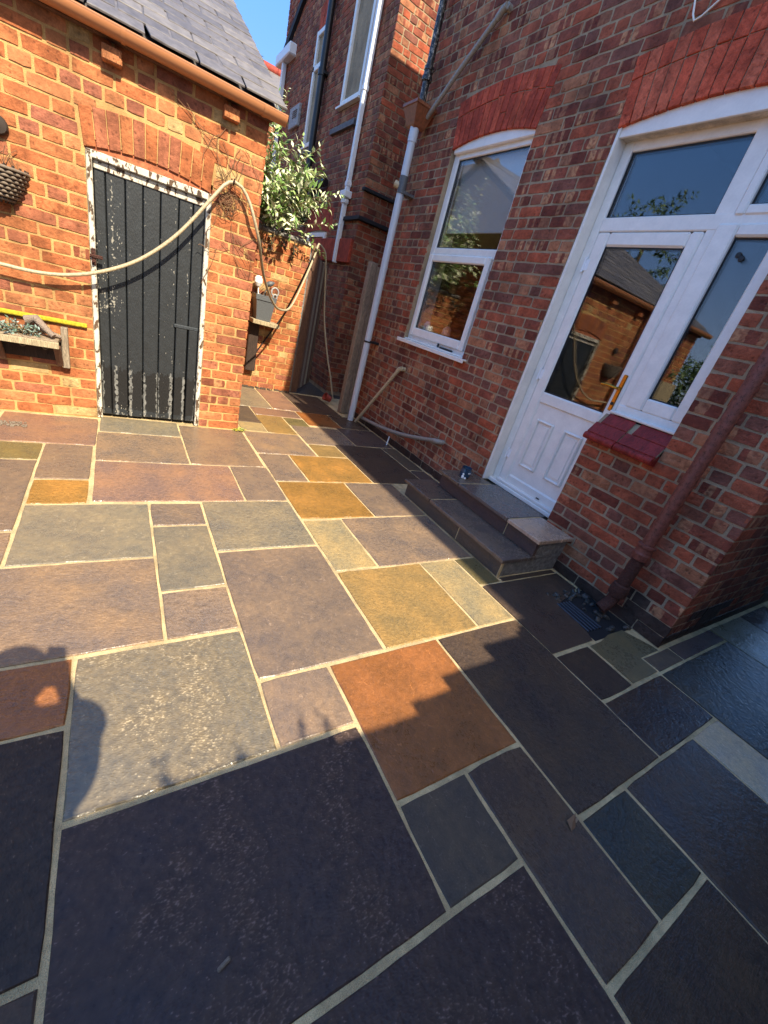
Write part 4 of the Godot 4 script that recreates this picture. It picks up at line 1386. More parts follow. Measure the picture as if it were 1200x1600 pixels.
func hopper(mb: MB, xf: Transform3D) -> void:
	# square bucket, wider at the top, with a rolled rim
	var rings := [[0.052, 0.0, 0.052], [0.07, 0.02, 0.075], [0.115, 0.165, 0.135], [0.125, 0.17, 0.145], [0.125, 0.195, 0.145], [0.112, 0.195, 0.132], [0.108, 0.15, 0.126]]
	for i in rings.size() - 1:
		var a: Array = rings[i]
		var b: Array = rings[i + 1]
		for k in 4:
			var c0: Vector2 = [Vector2(-1, -1), Vector2(1, -1), Vector2(1, 1), Vector2(-1, 1)][k]
			var c1: Vector2 = [Vector2(1, -1), Vector2(1, 1), Vector2(-1, 1), Vector2(-1, -1)][k]
			var hint := Vector3(c0.x + c1.x, 0, c0.y + c1.y) * (1.0 if i < 5 else -1.0)
			if i == 2 or i == 4:
				hint = Vector3(0, -1 if i == 2 else 1, 0)
			mb.poly([xf * Vector3(c0.x * a[0], a[1], c0.y * a[2]), xf * Vector3(c1.x * a[0], a[1], c1.y * a[2]), xf * Vector3(c1.x * b[0], b[1], c1.y * b[2]), xf * Vector3(c0.x * b[0], b[1], c0.y * b[2])], hint)
	mb.poly([xf * Vector3(-0.05, 0, -0.05), xf * Vector3(0.05, 0, -0.05), xf * Vector3(0.05, 0, 0.05), xf * Vector3(-0.05, 0, 0.05)], Vector3.DOWN)
	mb.poly([xf * Vector3(-0.108, 0.15, -0.126), xf * Vector3(0.108, 0.15, -0.126), xf * Vector3(0.108, 0.15, 0.126), xf * Vector3(-0.108, 0.15, 0.126)], Vector3.UP)


# ---------------------------------------------------------------- the outbuilding on the left
func build_shed() -> void:
	var Z := -4.13
	var shed := thing("brick_outbuilding", "orange brick outbuilding with slate roof and black boarded door", "outbuilding", Vector3(-0.9, 0, Z))
	var zm := Z - 0.0055
	var core := MB.new()
	core.box(Vector3(-2.792, -0.3, -9.0), Vector3(-0.165, 2.5, zm))
	core.box(Vector3(-0.165, 1.93, -4.45), Vector3(0.635, 2.5, zm))
	core.box(Vector3(0.635, -0.3, -9.0), Vector3(0.992, 2.5, zm))
	core.box(Vector3(-0.165, -0.3, -9.0), Vector3(0.635, 1.93, -4.45))
	for x in [0.992, -2.792]:
		core.poly([Vector3(x, 2.5, zm), Vector3(x, 2.5, -9.0), Vector3(x, 3.78, -6.56)], Vector3(signf(x), 0, 0))
	part("wall", core, M.shed_mortar, shed)
	var holes := [hole_rect(2.635, 3.435, 0.0, 1.868), hole_arch(2.615, 3.425, 1.868, 2.085, 0.045, 0.03)]
	lay(shed, Vector3(-2.8, 0, Z), Vector3(1, 0, 0), Vector3(0, 0, 1), 3.80, 2.5, holes, shed_tones, pick_shed, 201, 290)
	var flank := thing_part("side_wall", shed, Vector3(1.0, 0, Z))
	lay(flank, Vector3(1.0, 0, Z), Vector3(0, 0, -1), Vector3(1, 0, 0), 2.1, 2.5, [], shed_tones, pick_shed, 202, 0)
	arch(shed, Vector3(-2.8, 0, Z), Vector3(1, 0, 0), Vector3(0, 0, 1), 2.627, 3.418, 0.022, 1.87, 0.05, 2.085, 0.045, 11, [shed_tones[0], shed_tones[1], shed_tones[3]], "arch_brick", 9)
	var inf := MB.new()
	inf.box(Vector3(-0.17, 1.855, -4.24), Vector3(0.622, 1.945, -4.142), 0.004)
	part("lintel_render", inf, M.infill_render, shed)
	# corbel bricks under the gutter
	var r := RandomNumberGenerator.new()
	r.seed = 91
	for i in 5:
		var x := 0.722 - 0.722 * i
		var mb := MB.new()
		mb.box(Vector3(x - 0.054, 2.345, -4.2), Vector3(x + 0.054, 2.42, -4.06), 0.006)
		part("corbel_brick", mb, shed_tones[r.randi_range(0, 3)], shed)
	var ev := MB.new()
	ev.box(Vector3(-2.82, 2.455, -4.16), Vector3(1.02, 2.53, -4.085), 0.004)
	part("fascia", ev, M.brown_wood, shed)
	# gutter
	var gut := MB.new()
	var gx := [-2.95, 1.09]
	var gy := [2.528, 2.495]
	var seg := 10
	for layer in 2:
		var rad := 0.056 if layer == 0 else 0.050
		for k in seg:
			var w0 := PI + PI * k / seg
			var w1 := PI + PI * (k + 1) / seg
			var n0 := Vector3(0, sin(w0), cos(w0)) * (1.0 if layer == 0 else -1.0)
			var n1 := Vector3(0, sin(w1), cos(w1)) * (1.0 if layer == 0 else -1.0)
			var c0 := Vector3(gx[0], gy[0], -4.02)
			var c1 := Vector3(gx[1], gy[1], -4.02)
			var o0 := Vector3(0, sin(w0), cos(w0)) * rad
			var o1 := Vector3(0, sin(w1), cos(w1)) * rad
			gut.tri3(c0 + o0, c1 + o0, c1 + o1, n0, n0, n1)
			gut.tri3(c0 + o0, c1 + o1, c0 + o1, n0, n1, n1)
	for e in 2:
		var cap := []
		for k in seg + 1:
			var w := PI + PI * k / seg
			cap.append(Vector3(gx[e], gy[e], -4.02) + Vector3(0, sin(w), cos(w)) * 0.056)
		gut.poly(cap, Vector3(-1 if e == 0 else 1, 0, 0))
	for sgn in [-1.0, 1.0]:
		gut.box(Vector3(gx[0], -0.004, -0.004), Vector3(gx[1], 0.004, 0.004), 0.0, Transform3D(Basis(Vector3(0, 0, 1), -0.008), Vector3(0, 2.505 , -4.02 + sgn * 0.053)))
	var gutter := part("gutter", gut, M.gutter_plastic, shed)
	for x in [-2.8, -1.9, -0.85, 0.06, 0.93]:
		var cl := MB.new()
		var y: float = lerpf(gy[0], gy[1], (x + 2.95) / 4.04)
		for k in seg:
			var w0 := PI + PI * k / seg
			var w1 := PI + PI * (k + 1) / seg
			var o0 := Vector3(0, sin(w0), cos(w0))
			var o1 := Vector3(0, sin(w1), cos(w1))
			var c := Vector3(x, y, -4.02)
			var dx := Vector3(0.012, 0, 0)
			cl.tri3(c + o0 * 0.0605 - dx, c + o0 * 0.0605 + dx, c + o1 * 0.0605 + dx, o0, o0, o1)
			cl.tri3(c + o0 * 0.0605 - dx, c + o1 * 0.0605 + dx, c + o1 * 0.0605 - dx, o0, o1, o1)
			cl.poly([c + o0 * 0.0605 + dx, c + o1 * 0.0605 + dx, c + o1 * 0.055 + dx, c + o0 * 0.055 + dx], Vector3(1, 0, 0))
			cl.poly([c + o0 * 0.0605 - dx, c + o1 * 0.0605 - dx, c + o1 * 0.055 - dx, c + o0 * 0.055 - dx], Vector3(-1, 0, 0))
		cl.box(Vector3(x - 0.008, y - 0.03, -4.10), Vector3(x + 0.008, y - 0.01, -4.07), 0.002)
		part("gutter_clip", cl, M.gutter_plastic, gutter)
	# slates: front slope from the gutter up to the ridge, one by one
	var slope := Vector3(0, 0.53, -1.0).normalized()
	var nrm := Vector3(0, 1.0, 0.53).normalized()
	var base := Vector3(0, 2.535, -4.03)
	var deck := MB.new()
	deck.poly([Vector3(-2.86, 2.515, -4.05), Vector3(1.03, 2.515, -4.05), Vector3(1.03, 3.875, -6.6), Vector3(-2.86, 3.875, -6.6)], nrm)
	deck.poly([Vector3(-2.86, 3.875, -6.6), Vector3(1.03, 3.875, -6.6), Vector3(1.03, 2.5, -9.2), Vector3(-2.86, 2.5, -9.2)], Vector3(0, 1, -0.5))
	var rf := part("roof", deck, M.slate_dark, shed)
	var tones := [M.slate, M.slate, M.slate_light, M.slate_dark]
	var meshes := []
	for k in 8:
		var pts := []
		var hw := 0.145
		var hh := 0.20
		for q in [Vector2(-hw, -hh), Vector2(-hw * 0.3, -hh), Vector2(hw * 0.4, -hh), Vector2(hw, -hh), Vector2(hw, 0), Vector2(hw, hh), Vector2(-hw, hh), Vector2(-hw, 0)]:
			pts.append(q + Vector2(r.randf_range(-0.003, 0.003), r.randf_range(-0.004, 0.004)))
		if k == 3:
			pts[0] += Vector2(0.02, 0.012)
		var mb := MB.new()
		mb.prism(pts, -0.006, 0.006, 0.003, Transform3D(), Transform2D(), 0.0006, r)
		meshes.append(mb.mesh())
	var rows := 14
	var pp := world_pos(rf)
	for row in rows:
		var d := 0.115 + row * 0.204
		for i in 17:
			var x := 1.085 - 0.151 - i * 0.302 - (0.151 if row % 2 == 1 else 0.0)
			var sx := 1.0
			if row % 2 == 1 and i == 0:
				x = 1.085 - 0.151
				# wide slate at the verge
				sx = 0.99
			if row % 2 == 1 and i > 0:
				x = 1.085 - 0.302 - 0.151 - (i - 1) * 0.302 + 0.0
				x -= 0.0
			if row % 2 == 1:
				x += 0.075 if i == 0 else 0.0
				sx = 0.5 if i == 0 else 1.0
				if i > 0:
					x += 0.151
			if x < -2.95:
				continue
			var o := MeshInstance3D.new()
			o.name = "slate"
			o.mesh = meshes[r.randi_range(0, 7)]
			o.material_override = tones[r.randi_range(0, 3)]
			var lift := 0.0045 + r.randf_range(0.0, 0.003)
			var bas := Basis(Vector3(sx, 0, 0), slope, nrm)
			bas = bas.rotated(nrm, r.randf_range(-0.008, 0.008)).rotated(Vector3(1, 0, 0), -0.024)
			o.transform = Transform3D(bas, base + slope * (d + 0.03 + r.randf_range(-0.006, 0.006)) + nrm * (lift + 0.014) + Vector3(x, 0, 0) - pp)
			rf.add_child(o, true)
	var rg := MB.new()
	rg.tube([Vector3(-2.9, 3.89, -6.6), Vector3(1.09, 3.89, -6.6)], 0.075, 12)
	part("ridge", rg, M.slate_dark, rf)
	# door frame
	var fr := MB.new()
	fr.box(Vector3(-0.163, 0.0, -4.24), Vector3(-0.128, 1.86, -4.135), 0.005)
	fr.box(Vector3(0.598, 0.0, -4.24), Vector3(0.634, 1.86, -4.135), 0.005)
	fr.box(Vector3(-0.163, 1.826, -4.24), Vector3(0.634, 1.872, -4.137), 0.005)
	part("door_frame", fr, M.peeling_wood, shed)
	var door := thing_part("boarded_door", shed, Vector3(0.235, 0.02, -4.19))
	var xs := [-0.126, -0.057, 0.062, 0.173, 0.288, 0.412, 0.512, 0.596]
	for i in 7:
		var mb := MB.new()
		var x0: float = xs[i] + 0.003
		var x1: float = xs[i + 1] - 0.003
		var yb := 0.022 + r.randf_range(0.0, 0.012)
		if i >= 5:
			yb = 0.86
		mb.box(Vector3(x0, yb, -4.21), Vector3(x1, 1.80, -4.178 + r.randf_range(-0.003, 0.002)), 0.0045)
		for k in mb.t.size():
			mb.t[k] = Vector2((mb.v[k].x + 0.126) / 0.722, 1.0 - mb.v[k].y / 1.86)
		part("board", mb, M.door_paint, door)
		if i >= 5:
			var pb := MB.new()
			pb.box(Vector3(x0 + 0.002, 0.03, -4.206), Vector3(x1 - 0.004, 0.85, -4.17 + 0.004 * (i - 5)), 0.005)
			for k in pb.t.size():
				pb.t[k] = Vector2((pb.v[k].x + 0.126) / 0.722, 1.0 - pb.v[k].y / 1.86)
			part("board", pb, M.door_paint, door, "replaced lower board")
	var rail := MB.new()
	rail.box(Vector3(-0.124, 1.775, -4.20), Vector3(0.595, 1.825, -4.168), 0.004)
	part("top_rail", rail, M.peeling_wood, door)
	var fl := MB.new()
	fl.box(Vector3(0.40, 0.848, -4.20), Vector3(0.592, 0.878, -4.164), 0.006)
	part("patch_rail", fl, M.door_patch, door)
	var back := MB.new()
	back.box(Vector3(-0.16, 0.0, -4.26), Vector3(0.63, 1.85, -4.225))
	part("door_backing", back, M.dark_gap, door)
	var lat := MB.new()
	lat.box(Vector3(-0.165, 1.222, -4.128), Vector3(-0.085, 1.246, -4.112), 0.004)
	lat.box(Vector3(-0.155, 1.175, -4.134), Vector3(-0.128, 1.285, -4.122), 0.004)
	lat.tube([Vector3(-0.142, 1.20, -4.128), Vector3(-0.142, 1.20, -4.098)], 0.007, 8)
	part("latch", lat, M.corroded_iron, door)
	# downpipe further along, seen in the door glass
	var dp := MB.new()
	dp.tube([Vector3(-0.97, 0.0, -4.075), Vector3(-0.97, 2.46, -4.06)], 0.034, 12)
	part("downpipe", dp, M.gutter_plastic, shed)


# ---------------------------------------------------------------- leaves
func leaf(mb: MB, p: Vector3, dir: Vector3, nrm: Vector3, length: float, width: float, curl := 0.2) -> void:
	var sd := dir.cross(nrm).normalized()
	var nn := sd.cross(dir).normalized()
	var a := p
	var b := p + dir * length * 0.45
	var e := p + dir * length - nn * curl * length
	var l := b + sd * width * 0.5 - nn * width * 0.12
	var q := b - sd * width * 0.5 - nn * width * 0.12
	var bm := b + nn * width * 0.06
	var i0 := mb.v.size()
	mb.poly([a, l, bm], nn)
	mb.poly([a, bm, q], nn)
	mb.poly([l, e, bm], nn)
	mb.poly([bm, e, q], nn)
	for i in range(i0, mb.v.size()):
		mb.n[i] = (mb.n[i] + nn).normalized()


func sprig(stems: MB, leaves: MB, p: Vector3, dir: Vector3, length: float, count: int, size: float, r: RandomNumberGenerator, cols: Array, droop := 0.25) -> void:
	var path := []
	var q := p
	var d := dir.normalized()
	var steps := 7
	for i in steps + 1:
		path.append(q)
		d = (d + Vector3(r.randf_range(-0.16, 0.16), -droop * 0.22, r.randf_range(-0.16, 0.16))).normalized()
		q += d * length / steps
	stems.tube(path, 0.0045, 5, false, 0.0015)
	for i in count:
		var f := pow(float(i + 0.6) / count, 0.75) * steps
		var k := mini(int(f), steps - 1)
		var at: Vector3 = (path[k] as Vector3).lerp(path[k + 1], f - k)
		var ax: Vector3 = ((path[k + 1] as Vector3) - path[k]).normalized()
		var sd := ax.cross(Vector3(r.randf_range(-1, 1), r.randf_range(-1, 1), r.randf_range(-1, 1))).normalized()
		var ld := (ax * r.randf_range(0.3, 0.9) + sd).normalized()
		var up := (Vector3.UP + sd.cross(ax) * r.randf_range(-0.7, 0.7) + Vector3(r.randf_range(-0.4, 0.4), 0, r.randf_range(-0.2, 0.5))).normalized()
		leaves.tint = cols[r.randi_range(0, cols.size() - 1)]
		leaf(leaves, at, ld, up, size * r.randf_range(0.65, 1.2), size * r.randf_range(0.32, 0.48), r.randf_range(0.05, 0.4))


func plant_parts(o: Node3D, st: MB, lv: MB) -> void:
	part("stem", st, M.stem, o)
	var c := part("foliage", lv, M.leaf, o)
	c.set_meta("kind", "stuff")


# ---------------------------------------------------------------- garden wall, gate, far buildings
func build_back() -> void:
	var wall := thing("boundary_wall", "sunlit orange brick garden wall behind the outbuilding, topped with a shrub", "wall", Vector3(1.6, 0, -6.1))
	var core := MB.new()
	core.box(Vector3(0.99, -0.3, -6.34), Vector3(2.17, 1.93, -6.108))
	part("core", core, M.shed_mortar, wall)
	lay(wall, Vector3(0.995, 0, -6.1), Vector3(1, 0, 0), Vector3(0, 0, 1), 1.18, 1.94, [], shed_tones, pick_shed, 301, 300)
	var cop := MB.new()
	var r := RandomNumberGenerator.new()
	r.seed = 44
	cop.box(Vector3(0.995, 1.925, -6.35), Vector3(2.18, 1.985, -6.085), 0.02)
	part("coping", cop, M.render_cement, wall)
	var dirt := MB.new()
	for k in 60:
		var sz := r.randf_range(0.008, 0.022)
		dirt.box(-Vector3(sz, sz * 0.6, sz * 0.8), Vector3(sz, sz * 0.6, sz * 0.8), sz * 0.3, Transform3D(Basis.from_euler(Vector3(r.randf(), r.randf() * 6, r.randf())), Vector3(r.randf_range(1.3, 2.15), 0.004, -6.08 + r.randf_range(0, 0.05))))
	var dm := solo("dry_debris", dirt, M.dirt, "dry debris lying along the foot of the sunlit garden wall", "debris")
	dm.set_meta("kind", "stuff")

	# gate post and half open gate leaf
	var post := MB.new()
	post.box(Vector3(2.20, 0.0, -6.30), Vector3(2.245, 1.99, -6.13), 0.006)
	post.box(Vector3(2.25, 0.0, -6.28), Vector3(2.315, 1.98, -6.16), 0.008)
	var po := thing("gate_post", "weathered timber gate post at the end of the sunlit garden wall", "gate post", Vector3(2.27, 0, -6.2))
	part("post", post, M.brown_wood, po)
	var strip := MB.new()
	strip.box(Vector3(2.172, 0.0, -6.29), Vector3(2.198, 1.95, -6.115), 0.004)
	part("cement_fillet", strip, M.render_cement, po)
	var gate := thing("timber_gate", "grey weathered timber gate standing ajar beside the gate post", "gate", Vector3(2.33, 0, -6.22))
	var gx := Transform3D(Basis(Vector3.UP, 0.98), Vector3(2.335, 0.04, -6.22))
	for k in 6:
		var b := MB.new()
		b.box(Vector3(0.002 + k * 0.118, r.randf_range(0.0, 0.02), -0.011), Vector3(0.114 + k * 0.118, 1.80 + r.randf_range(-0.02, 0.02), 0.011), 0.003, gx)
		part("board", b, [M.brown_wood, M.grey_wood, M.brown_wood, M.pale_wood][k % 4], gate)
	for y in [0.25, 0.95, 1.6]:
		var b := MB.new()
		b.box(Vector3(0.0, y, -0.04), Vector3(0.70, y + 0.10, -0.0115), 0.004, gx)
		part("ledge", b, M.grey_wood, gate)
	var hp := MB.new()
	hp.box(Vector3(2.66, 0.0, -5.36), Vector3(2.755, 1.93, -5.262), 0.006)
	hp.box(Vector3(2.758, 0.0, -5.35), Vector3(2.82, 1.90, -5.265), 0.006)
	solo("house_gate_post", hp, M.grey_wood, "brown timber post fixed to the house corner behind the grey downpipe", "gate post")
	var alley := MB.new()
	alley.box(Vector3(0.9, -0.12, -13.0), Vector3(6.5, -0.055, -6.12))
	var al := MeshInstance3D.new()
	al.name = "alley_path"
	al.mesh = alley.mesh(M.dirt)
	al.set_meta("kind", "structure")
	al.set_meta("label", "dark earth passage behind the gate")
	add_child(al, true)
	var red := MB.new()
	red.lathe([[0.0, 0.0], [0.045, 0.0], [0.058, 0.09], [0.062, 0.092], [0.062, 0.105], [0.054, 0.105], [0.045, 0.02], [0.0, 0.02]], 16, Transform3D(Basis(Vector3(0, 0, 1), 1.2), Vector3(2.70, 0.06, -5.75)))
	solo("plant_pot", red, M.ridge_tile, "small red flower pot tipped over at the gateway", "flower pot")

	# neighbour's house
	var c2 := 2.985
	var nb := thing("neighbour_house", "tall brick neighbouring house with black and white pipes behind the gate", "house", Vector3(c2, 0, -9.0))
	var k2 := MB.new()
	k2.box(Vector3(c2 + 0.007, -0.3, -11.7), Vector3(8.0, 5.5, -6.607))
	k2.poly([Vector3(c2 + 0.007, 5.5, -6.607), Vector3(c2 + 0.007, 5.5, -11.7), Vector3(c2 + 0.007, 8.6, -6.607)], Vector3(-1, 0, 0))
	k2.box(Vector3(c2 + 0.3, 5.5, -9.0), Vector3(8.0, 7.0, -6.607))
	part("wall", k2, M.house_mortar, nb)
	# windows: z0, z1, y0, y1, split
	var wins := [[-9.60, -9.06, 3.70, 5.30, 4.82], [-8.02, -7.29, 4.02, 5.30, 0.0], [-8.6, -7.75, 1.2, 2.35, 0.0]]
	var holes := []
	for w in wins:
		holes.append(hole_rect(w[0] + 11.7, w[1] + 11.7, w[2], w[3]))
	lay(nb, Vector3(c2, 0, -11.7), Vector3(0, 0, 1), Vector3(-1, 0, 0), 5.1, 6.4, holes, house_tones, pick_plain_house, 302, 0)
	var end := thing_part("end_wall", nb, Vector3(c2, 0, -6.6))
	lay(end, Vector3(c2, 0, -6.6), Vector3(1, 0, 0), Vector3(0, 0, 1), 1.9, 6.4, [], house_tones, pick_plain_house, 303, 0)
	var rv := MB.new()
	rv.box(Vector3(0, -0.06, -0.06), Vector3(0.3, 0.06, 6.2), 0.0, Transform3D(Basis(Vector3(1, 0, 0), -0.50), Vector3(c2 - 0.06, 5.42, -11.75)))
	part("verge", rv, M.dark_gap, nb)
	for w in wins:
		var f := MB.new()
		bars(f, c2 - 0.03, c2 + 0.06, w[0], w[1], w[2], w[3], 0.075, 0.075, 0.07, 0.07, 0.006)
		if w[4] > 0.0:
			f.box(Vector3(c2 - 0.03, w[4] - 0.05, w[0]), Vector3(c2 + 0.05, w[4] + 0.03, w[1]), 0.006)
		f.box(Vector3(c2 - 0.07, w[2] - 0.03, w[0] - 0.06), Vector3(c2 + 0.03, w[2], w[1] + 0.02), 0.004)
		var fw := part("window", f, M.upvc, nb)
		var g := MB.new()
		g.box(Vector3(c2 + 0.02, w[2] + 0.05, w[0] + 0.05), Vector3(c2 + 0.024, w[3] - 0.05, w[1] - 0.05))
		part("pane", g, M.glass, fw)
		var bk := MB.new()
		bk.box(Vector3(c2 + 0.05, w[2] + 0.03, w[0] + 0.03), Vector3(c2 + 0.058, w[3] - 0.03, w[1] - 0.03))
		part("pane_backing", bk, M.sky_reflection_tint if w[2] > 3.0 else M.dark_gap, fw)  # backing panel: painted sky reflection upstairs, plain dark below
	for q in [[-9.62, -9.04, 5.30, 5.62], [-8.10, -7.22, 5.30, 5.64], [-8.75, -7.6, 2.35, 2.70]]:
		arch(nb, Vector3(c2, 0, q[0]), Vector3(0, 0, 1), Vector3(-1, 0, 0), 0.0, q[1] - q[0], 0.03, q[2], 0.04, q[3], 0.04, 9, [M.arch_brick_a, M.arch_brick_b], "arch_brick", int(q[0] * -10))
	var lintel := MB.new()
	lintel.box(Vector3(c2 - 0.045, 1.94, -8.4), Vector3(c2 + 0.02, 2.26, -6.62), 0.01)
	part("painted_band", lintel, M.arch_brick_b, nb)
	var sl := MB.new()
	sl.box(Vector3(c2 - 0.05, 3.70, -8.22), Vector3(c2 + 0.02, 3.775, -7.30), 0.005)
	sl.box(Vector3(c2 - 0.05, 3.60, -9.70), Vector3(c2 + 0.02, 3.67, -9.0), 0.005)
	part("stone_sill", sl, M.slate_dark, nb)
	var vt := MB.new()
	vt.box(Vector3(c2 - 0.05, 4.12, -10.62), Vector3(c2 + 0.01, 4.46, -10.06), 0.012)
	var vent := part("wall_vent", vt, M.grey_vent, nb)
	for k in 4:
		var lv := MB.new()
		lv.box(Vector3(c2 - 0.062, 4.36 - k * 0.032, -10.40), Vector3(c2 - 0.048, 4.374 - k * 0.032, -10.14), 0.003)
		part("louvre", lv, M.dark_grey_plastic, vent)
	var led := MB.new()
	led.box(Vector3(c2 - 0.03, 2.86, -6.62), Vector3(c2 + 2.0, 2.90, -6.54), 0.005)
	led.box(Vector3(c2 - 0.05, 2.50, -7.10), Vector3(c2 + 1.5, 2.55, -6.50), 0.005)
	part("lead_flashing", led, M.dark_gap, nb)
	var sp := thing("black_soil_pipe", "tall black soil pipe running up the neighbouring house between two windows", "pipe", Vector3(c2 - 0.08, 2.5, -8.9))
	var p1 := MB.new()
	p1.tube([Vector3(c2 - 0.08, 2.45, -8.92), Vector3(c2 - 0.08, 8.0, -8.88)], 0.055, 14)
	part("pipe", p1, M.black_plastic, sp)
	for y in [4.56, 6.2]:
		var p2 := MB.new()
		p2.tube([Vector3(c2 - 0.08, y, -8.905), Vector3(c2 - 0.08, y + 0.09, -8.905)], 0.068, 14)
		p2.box(Vector3(c2 - 0.08, y + 0.02, -8.99), Vector3(c2 + 0.01, y + 0.06, -8.82), 0.004)
		part("collar", p2, M.black_plastic, sp)
	var p3 := MB.new()
	p3.tube([Vector3(c2 - 0.06, 3.06, -8.02), Vector3(c2 - 0.10, 3.03, -8.20), Vector3(c2 - 0.10, 2.92, -8.50), Vector3(c2 - 0.09, 2.75, -8.80), Vector3(c2 - 0.08, 2.50, -8.9)], 0.055, 12)
	part("branch", p3, M.black_plastic, sp)
	var wp := thing("white_downpipe", "square white plastic downpipe with a junction box on the neighbouring house corner", "downpipe", Vector3(c2 - 0.05, 1.9, -7.08))
	var q1 := MB.new()
	q1.box(Vector3(c2 - 0.085, 1.92, -7.115), Vector3(c2 - 0.02, 2.74, -7.05), 0.008)
	q1.box(Vector3(c2 - 0.085, 2.86, -7.115), Vector3(c2 - 0.02, 7.6, -7.05), 0.008)
	part("pipe", q1, M.white_plastic, wp)
	for y in [2.93, 4.02, 4.98]:
		var q2 := MB.new()
		q2.box(Vector3(c2 - 0.091, y, -7.125), Vector3(c2 - 0.012, y + 0.06, -7.04), 0.006)
		part("socket", q2, M.white_plastic, wp)
	var q3 := MB.new()
	q3.box(Vector3(c2 - 0.12, 2.78, -7.18), Vector3(c2 - 0.0, 2.87, -6.99), 0.01)
	q3.box(Vector3(c2 - 0.10, 2.70, -7.15), Vector3(c2 - 0.01, 2.785, -7.02), 0.02)
	part("junction_box", q3, M.white_plastic, wp)
	var gp := thing("white_gutter_pipe", "white gutter end and downpipe at the far end of the neighbouring house", "downpipe", Vector3(c2 - 0.05, 2.5, -11.3))
	var q4 := MB.new()
	q4.box(Vector3(c2 - 0.10, 2.5, -11.42), Vector3(c2 - 0.02, 5.30, -11.34), 0.008)
	part("pipe", q4, M.white_plastic, gp)
	var q5 := MB.new()
	q5.box(Vector3(c2 - 0.14, 5.30, -11.78), Vector3(c2 + 0.02, 5.48, -10.85), 0.02)
	part("gutter_end", q5, M.white_plastic, gp)

	# roofs further off
	var fh := thing("far_house", "distant house with slate roof and red ridge tiles between the two buildings", "house", Vector3(4.5, 0, -15))
	var f1 := MB.new()
	f1.box(Vector3(1.5, -0.3, -18.0), Vector3(9.0, 5.1, -13.2))
	part("wall", f1, shed_tones[3], fh)
	var f2 := MB.new()
	f2.poly([Vector3(1.3, 5.0, -12.9), Vector3(9.2, 5.0, -12.9), Vector3(9.2, 6.26, -15.0), Vector3(1.3, 6.26, -15.0)], Vector3(0, 1, 0.5))
	f2.poly([Vector3(1.3, 5.0, -17.1), Vector3(9.2, 5.0, -17.1), Vector3(9.2, 6.26, -15.0), Vector3(1.3, 6.26, -15.0)], Vector3(0, 1, -0.5))
	f2.box(Vector3(1.4, 4.94, -17.0), Vector3(9.1, 4.99, -13.0))
	var fr := part("roof", f2, M.slate_light, fh)
	for k in 20:
		var f3 := MB.new()
		f3.tube([Vector3(1.3 + k * 0.4, 6.28, -15.0), Vector3(1.69 + k * 0.4, 6.28, -15.0)], 0.10, 10)
		part("ridge_tile", f3, M.ridge_tile, fr)
	# gabled house mirrored in the window
	var gh := thing("gabled_house", "pale gabled house beyond the yard, mirrored in the kitchen window", "house", Vector3(-6.4, 0, -17))
	var g1 := MB.new()
	g1.box(Vector3(-9.6, -0.3, -24.0), Vector3(-3.2, 5.0, -16.0))
	g1.poly([Vector3(-9.6, 5.0, -16.0), Vector3(-3.2, 5.0, -16.0), Vector3(-6.4, 7.5, -16.0)], Vector3(0, 0, 1))
	part("wall", g1, M.far_wall, gh)
	var g2 := MB.new()
	for sgn in [-1.0, 1.0]:
		g2.poly([Vector3(-6.4, 7.62, -15.7), Vector3(-6.4, 7.62, -24.2), Vector3(-6.4 + sgn * 3.5, 4.9, -24.2), Vector3(-6.4 + sgn * 3.5, 4.9, -15.7)], Vector3(sgn, 1, 0))
		g2.poly([Vector3(-6.4, 7.66, -15.69), Vector3(-6.4 + sgn * 3.5, 4.94, -15.69), Vector3(-6.4 + sgn * 3.5, 4.72, -15.69), Vector3(-6.4, 7.44, -15.69)], Vector3(0, 0, 1))
	part("roof", g2, M.slate_light, gh)


